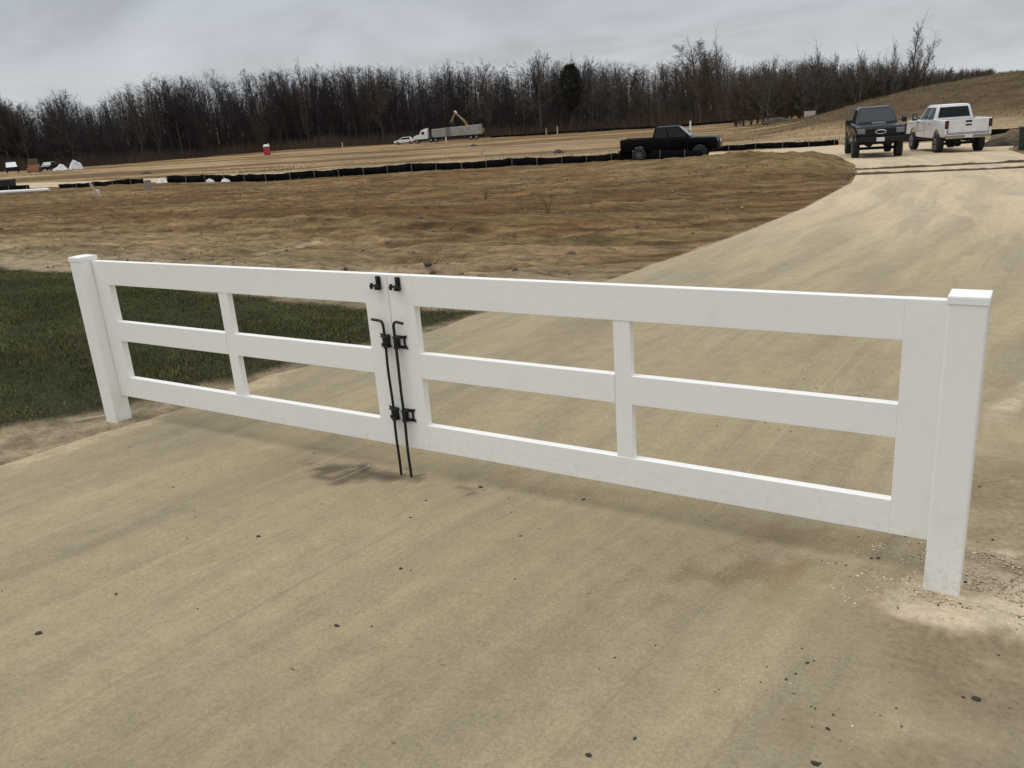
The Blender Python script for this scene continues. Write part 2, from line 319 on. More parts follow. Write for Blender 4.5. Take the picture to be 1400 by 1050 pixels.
# ------------------------------------------------------------------ ground: one sheet to the horizon
PX, PY = 4.6, -2.8
rr = [.0]+list(.9*1.0115**np.arange(0, 660)); rr = [r for r in rr if r < 1500]; rr = np.array(rr+[2200.])
a_f = np.arange(80, 168, .15); a_c = np.arange(169, 440, 2.0); ang = np.radians(np.concatenate([a_f, a_c]))
RRg, AAg = np.meshgrid(rr, ang, indexing='ij')
X = (PX+RRg*np.cos(AAg)).ravel(); Y = (PY+RRg*np.sin(AAg)).ravel()
rm = road_mask(X, Y); Z = base(X, Y)+relief(X, Y)*(1-rm)-.035*rm
ld = lawn_d(X, Y); Z = Z+.012*sst(0, .3, ld)
def lerp(a, b, f): return a+(b-a)*f[:, None]
def ground_col(X, Y):
 A3 = lambda *c: np.tile(np.array(c), (len(X), 1))
 ld = lawn_d(X, Y)
 U = X*CA+Y*SA; Vv = -X*SA+Y*CA
 n1 = fbm(U*.10, Vv*.55, 51, 4); n2 = fbm(U*.5, Vv*2.4, 52, 4); n3 = fbm(X*.5, Y*.5, 53, 4); n4 = fbm(X*4, Y*4, 54, 3)
 C = lerp(A3(.130, .082, .036), A3(.290, .210, .115), sst(.38, .62, .45*n1+.55*n2))
 C = lerp(C, A3(.180, .105, .045), sst(.42, .62, n3)*.7*sst(7, 12, Y))
 C = lerp(C, A3(.150, .092, .040), .55*sst(9, 13, Y)*sst(34, 24, Y)*sst(.42, .55, fbm(U*.05, Vv*.25, 153, 3)))
 C = lerp(C, A3(.36, .275, .17), .5*sst(.60, .70, fbm(U*.25, Vv*2.0, 151, 4))*sst(4, 6, Y))
 C = lerp(C, A3(.075, .048, .02), .65*sst(.60, .70, fbm(U*.30, Vv*2.6, 152, 4))*sst(5, 8, Y))
 C = lerp(C, A3(.300, .235, .145), sst(10, 4, Y)*sst(.3, .55, n2)*.6)
 C = lerp(C, A3(.19, .155, .075), sst(.46, .66, fbm(U*.2, Vv*.9, 57, 3))*.45)          # faint weedy cast
 C = C*lerp(A3(1.03, .97, .88), A3(.85, .765, .63), sst(6, 12, Y)); C = C*(1+.55*(fbm(U*1.2, Vv*3.0, 171, 5)-.5)+.5*(fbm(X*3, Y*3, 172, 4)-.5))[:, None]; farf = sst(40, 46, Y-(.1*(X+20)))
 C = lerp(C, lerp(A3(.145, .092, .040), A3(.340, .235, .122), sst(.38, .62, fbm(U*.035, Vv*.22, 55, 4))), farf)
 lane = np.exp(-((Vv-fbm(U*.02, U*0, 58, 2)*10-56)/5.)**2)+.9*np.exp(-((Vv-fbm(U*.02, U*0, 59, 2)*14-96)/6.)**2)
 C = lerp(C, A3(.42, .34, .22), np.clip(lane, 0, 1)*.5*farf)
 hill = sst(.25, 1.4, base(X, Y)-(-.037*sp(Y-1.7, .84)+.017*sp(Y-40, 3.4)+.020*sp(Y-118, 5.)))
 C = lerp(C, lerp(A3(.052, .034, .015), A3(.150, .100, .050), np.clip(.25+.9*(fbm(X*.35, Y*.5, 56, 5)-.35)+.35*sst(90, 64, Y), 0, 1))*(1+.9*(fbm(X*1.6, Y*1.2, 173, 4)-.5))[:, None], hill)
 dl = np.interp(Y, XLY, XLX)-X; dr = X-np.interp(Y, XRY, XRX)
 near = sst(6.5, 3.6, Y)
 C = lerp(C, lerp(A3(.330, .262, .168), A3(.43, .35, .225), sst(.35, .65, n4)), near*sst(-.3, .05, -ld)*sst(-1, 0, dl)*.95)
 ring = np.exp(-(np.abs(ld)/.16)**2)*near
 C = lerp(C, A3(.19, .145, .085), ring*.35)
 C = lerp(C, A3(.045, .046, .018), sst(-.03, .12, ld))
 rd = sst(-.9, -.2, dr)*sst(9, 3, Y)
 C = lerp(C, lerp(A3(.235, .185, .115), A3(.300, .240, .150), sst(.35, .62, fbm(X*2.2, Y*2.2, 61, 4))), rd)
 C = lerp(C, A3(.235, .215, .165), rd*sst(4.55, 5.3, X+.4*fbm(X*2, Y*2, 62, 3))*sst(-.2, -1.0, Y)*.8)
 dpost = np.hypot(X-4.56, (Y+.06)*1.15); C = lerp(C, A3(.60, .50, .36), sst(.38, .16, dpost+.55*(fbm(X*8, Y*12, 63, 5)-.5))*.75)
 C = lerp(C, A3(.50, .42, .29), .85*np.exp(-((X+5.45+.06*np.sin(Y*3))/.075)**2)*sst(5.8, 6.0, Y)*sst(7.4, 7.1, Y))
 C = lerp(C, A3(.50, .43, .30), .7*np.exp(-((X-(4.40+.22*(Y-1.3)))/.07)**2)*sst(1.0, 1.3, Y)*sst(4, 2.6, Y))
 vergeR = sst(0, 1.5, dr)*sst(9, 14, Y)*sst(60, 45, Y); C = lerp(C, lerp(A3(.15, .115, .06), A3(.24, .18, .10), sst(.4, .6, n3)), vergeR)
 return np.clip(C, .01, .8)
C = ground_col(X, Y)
nr, na = len(rr), len(ang); idx = np.arange(nr*na).reshape(nr, na); nx = np.roll(idx, -1, 1)
F = np.stack([idx[:-1], idx[1:], nx[1:], nx[:-1]], -1).reshape(-1, 4)
tag(mesh_np('ground', np.stack([X, Y, Z], 1), F, M_GROUND, smooth=True, cols=np.clip(C, .01, .8)), kind='structure')

# ------------------------------------------------------------------ roads
def road_sheet(name, us, vs, fx):
    UU, VV = np.meshgrid(us, vs, indexing='xy'); x, y, uvx, uvy = fx(UU.ravel(), VV.ravel())
    edge = np.minimum(UU, 1-UU).ravel()
    z_ = base(x, y)+.004+.007*(fbm(x*1.4, y*.5, 71, 3)-.5)-.02*sst(.012, .0, edge)
    # wheel lanes: slightly greyer where tyres run, paler dust between and along the edges
    tone = np.ones((len(x), 3))
    lanes = np.exp(-((uvx-1.35)/.38)**2)+np.exp(-((uvx-3.0)/.40)**2)
    tone *= (1+.07*(.5-lanes))[:, None]
    def stain(cx_, cy_, rx, ry, rot, c, s, sc=6):
        ca, sa_ = math.cos(rot), math.sin(rot); a = ((x-cx_)*ca+(y-cy_)*sa_)/rx; b_ = (-(x-cx_)*sa_+(y-cy_)*ca)/ry
        f = np.clip(1.15-np.hypot(a, b_)+2.4*(fbm(x*sc, y*sc, int(abs(cx_)*97)+5, 5)-.5), 0, 1)*s
        for i in range(3): tone[:, i] *= 1+(c[i]-1)*sst(.1, .8, f*1.0)*s
    if name == 'road':
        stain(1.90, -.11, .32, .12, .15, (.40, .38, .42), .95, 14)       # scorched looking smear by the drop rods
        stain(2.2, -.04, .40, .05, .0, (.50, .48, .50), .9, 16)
        stain(3.85, -.22, .34, .16, .7, (.72, .66, .58), .75, 14)
        stain(3.95, .12, .35, .13, .3, (.78, .72, .66), .7, 14)
        stain(2.9, .12, .7, .12, .05, (.86, .82, .80), .7, 5)
        stain(.9, .35, .5, .18, .4, (.84, .80, .76), .7, 6)
    if name == 'road':
        nz = fbm(x*2.6, y*2.6, 161, 4)-.5; sl_ = x-np.interp(y, XLY, XLX); sr_ = np.interp(y, XRY, XRX)-x; nf = sst(8, 4, y)
        D = np.maximum(1-sst(-.30, .14, sl_+.35*nz)*nf-(1-nf)*sst(-.06, .06, sl_), 1-sst(-.80, .55, sr_+1.1*nz)*nf-(1-nf)*sst(-.06, .06, sr_))
        z_ = z_+.016*(fbm(x*7, y*7, 162, 3)-.5)*D
    else: D = np.zeros(len(x))
    VC = ground_col(x, y)
    nu, nv = len(us), len(vs); ix = np.arange(nu*nv).reshape(nv, nu)
    F = np.stack([ix[:-1, :-1], ix[:-1, 1:], ix[1:, 1:], ix[1:, :-1]], -1).reshape(-1, 4)
    # far and junction part is paler, drier dust
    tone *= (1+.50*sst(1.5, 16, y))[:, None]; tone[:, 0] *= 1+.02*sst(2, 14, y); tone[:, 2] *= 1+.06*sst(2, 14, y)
    pass
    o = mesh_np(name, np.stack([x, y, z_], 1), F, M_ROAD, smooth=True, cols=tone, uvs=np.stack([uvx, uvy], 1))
    a = o.data.color_attributes.new('Verge', 'FLOAT_COLOR', 'POINT'); c4 = np.ones((len(x), 4), np.float32); c4[:, :3] = VC; a.data.foreach_set('color', c4.ravel())
    a = o.data.attributes.new('Dirt', 'FLOAT', 'POINT'); a.data.foreach_set('value', D.astype(np.float32))
    return tag(o, kind='structure')
vs = np.concatenate([np.arange(-14, -3, .25), np.arange(-3, 4, .035), np.arange(4, 12, .08), np.arange(12, 41.2, .2), [41.2]])
def main_fx(u, v):
    a, b_ = xle(v), xre(v); x = a+(b_-a)*u; return x, v, x-np.interp(v, XLY, XLX)*.8, v
road_sheet('road', np.linspace(0, 1, 230), vs, main_fx)
def far_fx(u, v):
    a, b_ = fn(v), ff(v); y = a+(b_-a)*u; return v, y, (y-a)*.7, v
o = road_sheet('side_road', np.linspace(0, 1, 24), np.arange(-95, 3.21, .3), far_fx)
o.location.z = .004

# two low ridges of mud dragged across the road by tyres, beyond the gate
def ridge(name, pts, w, h, seed, label):
    pts = np.array(pts); L = np.concatenate([[0], np.cumsum(np.hypot(*np.diff(pts, axis=0).T))]); s_ = np.arange(0, L[-1], .07)
    x = np.interp(s_, L, pts[:, 0]); y = np.interp(s_, L, pts[:, 1])+.10*(fbm(s_*.8, s_*0, seed, 3)-.5)
    k = np.linspace(-1, 1, 7); Vt = []; 
    wv = w*(.5+fbm(s_*1.5, s_*0+2, seed+1, 3)); hv = h*(.25+1.3*fbm(s_*2.2, s_*0+5, seed+2, 4))
    for j in k: Vt.append(np.stack([x, y+j*wv/2, base(x, y+j*wv/2)+.0+hv*(1-j*j)*(.8+.5*fbm(s_*7, s_*0+j*3, seed+3, 2))-.012*abs(j)**4], 1))
    Vt = np.stack(Vt, 1); n, q = Vt.shape[:2]; ix = np.arange(n*q).reshape(n, q)
    F = np.stack([ix[:-1, :-1], ix[1:, :-1], ix[1:, 1:], ix[:-1, 1:]], -1).reshape(-1, 4)
    o = mesh_np(name, Vt.reshape(-1, 3), F, M_MUD, smooth=False); tag(o, label=label, kind='structure')
M_MUD = mat('drying_mud', (.115, .082, .052), .95, spec=.1, col2=(.055, .04, .027), vscale=5, bump=.8, bscale=30, bdist=.02)
ridge('mud_ridge', [(-6.5, 21.4), (-2.3, 22.8), (-.05, 23.2), (4.0, 24.7), (9, 26.5)], .34, .055, 81, 'nearer low ridge of dark mud across the pale road')
ridge('mud_ridge', [(-.6, 26.0), (1.6, 26.9), (3.9, 28.0), (7, 29.4)], .40, .07, 91, 'farther low ridge of dark mud across the road before the pickups')
#ridge('mud_ridge', [(4.38, 1.25), (4.5, 1.75), (4.62, 2.2), (4.9, 2.6)], .16, .03, 95, 'short pale ridge of packed earth right of the road')

# ------------------------------------------------------------------ grass
def lawn():
    n = 330000
    x = np.concatenate([RS.uniform(-9.5, .5, int(n*.8)), RS.uniform(-24, -9, int(n*.2))]); y = RS.uniform(-2.5, 5.2, n)
    d = lawn_d(x, y); cl_ = fbm(x*1.6, y*1.6, 101, 3); keep = (d > RS.uniform(-.05, .14, n)**1)&(RS.rand(n) < .35+1.0*cl_)
    x, y, cl_, d = x[keep], y[keep], cl_[keep], d[keep]; n = len(x)
    h = (.014+.022*RS.rand(n))*(.55+.9*cl_)*(.5+.5*sst(0, .4, d)); a = RS.uniform(0, 6.283, n); w = RS.uniform(.0025, .0055, n)
    l = h*RS.uniform(.2, 1.1, n); la = RS.uniform(0, 6.283, n); z0 = base(x, y)+.008
    P = np.stack([np.stack([x-w*np.cos(a), y-w*np.sin(a), z0], 1), np.stack([x+w*np.cos(a), y+w*np.sin(a), z0], 1),
                  np.stack([x+l*np.cos(la), y+l*np.sin(la), z0+h], 1)], 1).reshape(-1, 3)
    t_ = RS.rand(n); big = fbm(x*1.1, y*2.6, 103, 4)
    c = np.array([.048, .058, .012])+(np.array([.160, .168, .048])-np.array([.048, .058, .012]))*(t_*(.25+1.1*sst(.35, .7, big)))[:, None]
    dead = (RS.rand(n) < .05+.45*sst(.4, .05, d)+.25*sst(.56, .7, cl_)); c[dead] = np.array([.13, .10, .048])*(.6+.6*RS.rand(dead.sum()))[:, None]
    m = bpy.data.materials.new('grass_blades'); m.use_nodes = True; t = m.node_tree; b = t.nodes['Principled BSDF']
    at = N(t, 'ShaderNodeAttribute', attribute_name='Col'); t.links.new(at.outputs['Color'], b.inputs['Base Color']); b.inputs['Roughness'].default_value = .7; b.inputs['Specular IOR Level'].default_value = .2
    o = mesh_np('lawn_grass', P, np.arange(3*n).reshape(-1, 3), m, cols=np.repeat(c, 3, 0))
    tag(o, 'short dark green turf behind and left of the white gate', 'grass', kind='stuff')
lawn()

# ------------------------------------------------------------------ stones
M_STONE = mat('dark_stone', (.060, .050, .042), .9, var=.5, vscale=30, bump=.8, bscale=60)
M_CLOD = mat('clod', (.10, .074, .048), .95, var=.4, vscale=20, bump=.8, bscale=50)
def stone_mesh(seed, m):
    bm = bmesh.new(); bmesh.ops.create_icosphere(bm, subdivisions=2, radius=1); r = random.Random(seed)
    off = [Vector((r.uniform(-1, 1), r.uniform(-1, 1), r.uniform(-1, 1))).normalized() for _ in range(9)]
    for v_ in bm.verts:
        k = 1.0
        for q in off: k = min(k, r_cut/max(1e-3, v_.co.normalized().dot(q)) if v_.co.normalized().dot(q) > .55 else 1.)
        v_.co *= k
    for v_ in bm.verts: v_.co.z *= .62; v_.co.x *= 1.25
    me = bpy.data.meshes.new('stone'); bm.to_mesh(me); bm.free(); me.materials.append(m); return me
r_cut = .72
SM = [stone_mesh(s, M_STONE) for s in range(4)]; CM = [stone_mesh(s+20, M_CLOD) for s in range(4)]
def stone(x, y, r, label, group=None, ms=SM, name='stone'):
    o = bpy.data.objects.new(name, random.choice(ms)); COL.objects.link(o); s_ = r*random.uniform(.85, 1.15)
    o.location = (x, y, gz(x, y)+s_*.30); o.scale = (s_, s_*random.uniform(.7, 1.1), s_); o.rotation_euler = (0, 0, random.uniform(0, 6.3))
    tag(o, label, 'stone' if name == 'stone' else 'dirt clod', group)
STONES = [
 (1.820, -1.590, 0.0117, 'black pebble on the road at the far left of the foreground'),
 (2.740, -1.100, 0.0104, 'dark flat pebble in the middle of the foreground'),
 (3.830, -1.140, 0.0082, 'dark pebble near the bottom edge of the picture'),
 (4.580, -0.590, 0.0134, 'largest dark stone, at the lower right corner'),
 (2.580, 0.010, 0.0111, None),
 (1.840, -1.310, 0.0092, None),
 (2.340, -1.810, 0.0063, None),
 (2.400, -1.800, 0.0063, None),
 (1.990, -0.760, 0.0102, None),
 (2.700, -0.710, 0.0081, None),
 (2.850, -1.050, 0.0062, None),
 (2.280, -1.120, 0.0067, None),
 (2.210, -1.240, 0.0066, None),
 (1.720, -0.900, 0.0064, None),
 (2.430, -0.200, 0.0068, None),
 (2.470, -0.360, 0.0078, None),
 (2.730, -1.060, 0.0052, None),
 (2.940, -1.120, 0.0050, None),
 (4.150, -0.630, 0.0090, 'dark stone left of the lowest right corner, above the road edge'),
 (4.120, -0.570, 0.0056, None),
 (4.080, -0.800, 0.0052, None),
 (4.150, -0.780, 0.0043, None),
 (4.260, -0.880, 0.0065, None),
 (4.370, -0.770, 0.0049, None),
 (4.270, -0.790, 0.0042, None),
 (3.840, -0.200, 0.0055, None),
 (3.620, -0.920, 0.0055, None),
 (3.410, -0.570, 0.0064, None),
 (3.060, 0.080, 0.0079, None),
 (4.620, -0.360, 0.0054, None),
 (4.080, 0.470, 0.0075, None),
 (4.360, 0.260, 0.0079, None),
 (4.230, 0.050, 0.0087, None),
 (4.210, 0.040, 0.0066, None),
 (4.490, 0.830, 0.0076, None),
 (4.260, -1.020, 0.0092, 'dark clod at the very bottom edge right of centre'),
 (3.750, -1.250, 0.0080, None),
 (4.010, -0.740, 0.0045, None),
 (4.050, -0.520, 0.0048, None),
 (4.270, -0.480, 0.0046, None),
 (2.980, -0.310, 0.0061, None),
 (2.020, -0.420, 0.0069, None),
 (4.430, 0.330, 0.0068, None),
 (4.290, 0.260, 0.0068, None),
]
for x, y, r, lb in STONES: stone(x, y, r, lb or 'small dark crumb of stone lying loose on the dusty road', None if lb else 'small dark stones scattered over the road')
def grit():
    n = 9000; x = RS.uniform(.3, 6.2, n); y = RS.uniform(-2.6, 2.4, n)**1.0
    dens = .06+1.5*sst(3.0, 4.3, x)+.5*sst(.6, .2, np.abs(x-.35)); k = RS.rand(n) < dens*sst(.42, .66, fbm(x*2.3, y*2.3, 111, 4))
    x, y = x[k], y[k]; n0 = len(x); m_ = 5200; a0 = RS.uniform(0, 6.28, m_); d0 = .07+.34*RS.rand(m_)**.9; px_, py_ = 4.53+d0*np.cos(a0)*1.1, -.06+d0*np.sin(a0)*.8
    kk_ = (fbm(px_*7, py_*10, 181, 4) > .36+.35*d0) & ~((np.abs(px_-4.44) < .06) & (np.abs(py_+.012) < .06)); x = np.concatenate([x, px_[kk_]]); y = np.concatenate([y, py_[kk_]])
    n = len(x); r = .0014+.0048*RS.rand(n)**3.2
    ico = np.array([(1, 0, 0), (0, 1, 0), (-1, 0, 0), (0, -1, 0), (0, 0, .8), (0, 0, -.6)]); fc = np.array([(0, 1, 4), (1, 2, 4), (2, 3, 4), (3, 0, 4), (1, 0, 5), (2, 1, 5), (3, 2, 5), (0, 3, 5)])
    V_ = ico[None]*(r[:, None, None]*RS.uniform(.6, 1.4, (n, 6, 1))); a = RS.uniform(0, 6.28, n)
    Vx = V_[:, :, 0]*np.cos(a)[:, None]-V_[:, :, 1]*np.sin(a)[:, None]+x[:, None]; Vy = V_[:, :, 0]*np.sin(a)[:, None]+V_[:, :, 1]*np.cos(a)[:, None]+y[:, None]
    zr = base(x, y)+(relief(x, y))*(1-road_mask(x, y)); Vz = V_[:, :, 2]+zr[:, None]+.003
    Fc = (fc[None]+6*np.arange(n)[:, None, None]).reshape(-1, 3)
    t_ = RS.rand(n); t_[n0:] = np.where(RS.rand(n-n0) < .04, 0., 1.); c = np.where((t_ < .80)[:, None], np.array([.075, .058, .04])[None], np.array([.56, .47, .34])[None])*(.6+.8*RS.rand(n))[:, None]
    m = bpy.data.materials.new('grit'); m.use_nodes = True; t = m.node_tree; b = t.nodes['Principled BSDF']
    at = N(t, 'ShaderNodeAttribute', attribute_name='Col'); t.links.new(at.outputs['Color'], b.inputs['Base Color']); b.inputs['Roughness'].default_value = .9
    tag(mesh_np('grit', np.stack([Vx, Vy, Vz], -1).reshape(-1, 3), Fc, m, cols=np.repeat(c, 6, 0)), 'fine grit and soil crumbs around the right-hand gate post', 'grit', kind='stuff')
grit()
def clods():
    n = 5200; x = RS.uniform(-26, 1.2, n); y = 4.0+26*RS.rand(n)**1.6; k = (np.interp(y, XLY, XLX)-x > .1) & (lawn_d(x, y) < -.1) & (RS.rand(n) < 1.5*sst(.42, .62, fbm(x*.5, y*.9, 121, 3))+.02)
    x, y = x[k], y[k]; n = len(x); r = .008+.040*RS.rand(n)**4
    ico = np.array([(1, 0, 0), (0, 1, 0), (-1, 0, 0), (0, -1, 0), (0, 0, .8), (0, 0, -.6)]); fc = np.array([(0, 1, 4), (1, 2, 4), (2, 3, 4), (3, 0, 4), (1, 0, 5), (2, 1, 5), (3, 2, 5), (0, 3, 5)])
    V_ = ico[None]*(r[:, None, None]*RS.uniform(.6, 1.4, (n, 6, 1)))
    zr = base(x, y)+relief(x, y); P = V_+np.stack([x, y, zr+.005], 1)[:, None]
    c = np.array([.17, .12, .07])*(.5+1.1*RS.rand(n))[:, None]
    m = bpy.data.materials['grit']
    tag(mesh_np('soil_clods', P.reshape(-1, 3), (fc[None]+6*np.arange(n)[:, None, None]).reshape(-1, 3), m, cols=np.repeat(c, 6, 0)), 'loose brown clods of soil strewn over the graded field', 'soil', kind='stuff')
clods()
stone(-.59, 6.86, .085, 'dark clod lying in the near field left of the road', ms=CM, name='dirt_clod')
stone(-1.86, 5.48, .060, 'small dark clod in the field just above the gate top', ms=CM, name='dirt_clod')
stone(-5.65, 10.23, .075, 'dark clod out in the tyre-marked field', ms=CM, name='dirt_clod')

# ------------------------------------------------------------------ the gate
ZT, ZTB, ZMT, ZMB, ZBT, ZBB = .9506, .8165, .6021, .4867, .2625, .1397
T = .037; WO, WC, WM = .120, .1365, .0695; XM = 2.182; XE = 4.3865; PW = .1067
def leaf(xa, xb, hinge_left, mid, label):
    root = empty('gate_leaf', (xa if hinge_left else xb, 0, 0), 0, label, 'gate', 'white vinyl gate leaves')
    ox = root.location.x; wl, wr = (WO, WC) if hinge_left else (WC, WO)
    def part(name, bs, bev=.0016, lab=None):
        m_ = MB()
        for b_ in bs: m_.box(b_[0]-ox, b_[1]-ox, *b_[2:])
        o = m_.build(name, M_VINYL, root, bev, 2)
        if lab: o['label'] = lab
    part('stile', [(xa, xa+wl, 0, T, ZBB, ZT)]); part('stile', [(xb-wr, xb, 0, T, ZBB, ZT)])
    part('top_rail', [(xa+wl, xb-wr, .0003, T-.0003, ZTB, ZT-.0003)])
    part('bottom_rail', [(xa+wl, xb-wr, .0003, T-.0003, ZBB+.0003, ZBT)])
    part('middle_rail', [(xa+wl, mid-WM/2, .0003, T-.0003, ZMB, ZMT), (mid+WM/2, xb-wr, .0003, T-.0003, ZMB, ZMT)])
    part('middle_stile', [(mid-WM/2, mid+WM/2, .0028, T-.0028, ZBT, ZTB)])
    xrod = (2.153 if hinge_left else 2.213)-ox; s_ = -1 if hinge_left else 1
    YR = -.026
    rod = [(xrod+s_*.058, YR-.006, .752 if hinge_left else .744), (xrod+s_*.020, YR, .747), (xrod+s_*.006, YR, .743), (xrod, YR, .728)]
    rod += [(xrod+.0015*math.sin(k*1.3+ox), YR+.001*math.cos(k), .728-(.728-.004)*k/12) for k in range(1, 13)]
    MB().tube(rod, .0064, 10).build('drop_rod', M_IRON, root, smooth=True)
    for zc in (.650, .304):
        m_ = MB(); w = .033; h_ = .030
        x0, x1 = (xrod-w, xrod+.012) if hinge_left else (xrod-.012, xrod+w*1.18)
        # two straps clasping the rod with an open slot between plate edge and rod, ears flaring out
        m_.box(x0, x0+.010, -.007, -.001, zc-h_, zc+h_); m_.box(x1-.010, x1, -.007, -.001, zc-h_, zc+h_)
        for q in (-1, 1):
            z0, z1 = sorted((zc+q*h_, zc+q*(h_-.014))); m_.box(x0+.004, x1-.004, -.0082, -.002, z0, z1)
            m_.tube([(xrod-.017, -.006, zc+q*(h_-.007)), (xrod-.013, YR+.004, zc+q*(h_-.007)), (xrod, YR-.009, zc+q*(h_-.007)), (xrod+.013, YR+.004, zc+q*(h_-.007)), (xrod+.017, -.006, zc+q*(h_-.007))], .0055, 8)
        m_.box(xrod-.011, xrod+.011, YR-.002, -.006, zc-h_*.92, zc+h_*.92)
        e = x0 if hinge_left else x1
        for q in (-1, 1): m_.add([(e, -.006, zc+q*h_), (e+s_*.012, -.006, zc+q*(h_+.003)), (e+s_*.002, -.006, zc+q*(h_-.016)), (e, -.001, zc+q*h_), (e+s_*.012, -.001, zc+q*(h_+.003)), (e+s_*.002, -.001, zc+q*(h_-.016))], [(0, 1, 2), (5, 4, 3), (0, 3, 4, 1), (1, 4, 5, 2), (2, 5, 3, 0)])
        br = m_.build('rod_bracket', M_IRON, root, .0012, 1)
        for q in (-1, 1): MB().cyl(((e+s_*.002), -.0085, zc+q*.017), (0, 1, 0), .004, .004, 8).build('screw', M_IRON, br)
    # latch keeper near the top
    xc = (2.136 if hinge_left else 2.246)-ox; m_ = MB()
    m_.box(xc-.012, xc+.013, -.010, -.001, .884, .943); m_.box(xc-.005, xc+.016, -.022, -.010, .884, .905)
    m_.box(xc-.003, xc+.009, -.018, -.010, .905, .936)
    m_.tube([(xc, -.016, .905), (xc-.022, -.018, .902), (xc-.040, -.018, .898)], .0055, 8)
    m_.cyl((xc-.030, -.018, .900), (.2, 0, 1), .0075, .026, 8); m_.cyl((xc+.002, -.024, .894), (0, 1, 0), .009, .012, 10)
    m_.build('latch', M_IRON, root, .0015, 1)
    return root
leaf(.003, XM-.0015, True, 1.0786, 'left leaf of the white three-rail gate, in front of the grass')
leaf(XM+.0015, XE-.003, False, 3.2968, 'right, nearer leaf of the white three-rail gate, spanning the road')
def post(x0, zb, rz, label):
    root = empty('gate_post', (x0+PW/2, -.0655+PW/2, zb), rz, label, 'gate post')
    h = PW/2; top = .966-zb
    MB().box(-h, h, -h, h, -.25, top).build('post', M_VINYL, root, .006, 3)
    m_ = MB(); c = h+.0026; m_.box(-c, c, -c, c, top-.012, top+.012)
    m_.hexa([(-c, -c, top+.0125), (c, -c, top+.0125), (c, c, top+.0125), (-c, c, top+.0125)], [(-.012, -.012, top+.020), (.012, -.012, top+.020), (.012, .012, top+.020), (-.012, .012, top+.020)])
    m_.build('cap', M_VINYL, root, .0025, 2)
post(-PW, -.020, 0, 'white square gate post at the left beside the lawn')
post(XE, 0, 0, 'white square gate post at the right, nearest the camera, in pale loose soil')
M_PLANK = mat('pale_wood', (.50, .42, .30), .8, var=.35, vscale=12)
m_ = MB(); m_.box(-.02, .10, -.006, .006, 0, .006); o = m_.build('wood_sliver', M_PLANK, None, .001, 1); o.location = (-.27, -.13, base(-.27, -.13)+.008); o.rotation_euler = (0, 0, .95); o.scale = (1.6, 1, 1)
tag(o, 'pale sliver of wood on the ground beside the left post foot', 'wood scrap')
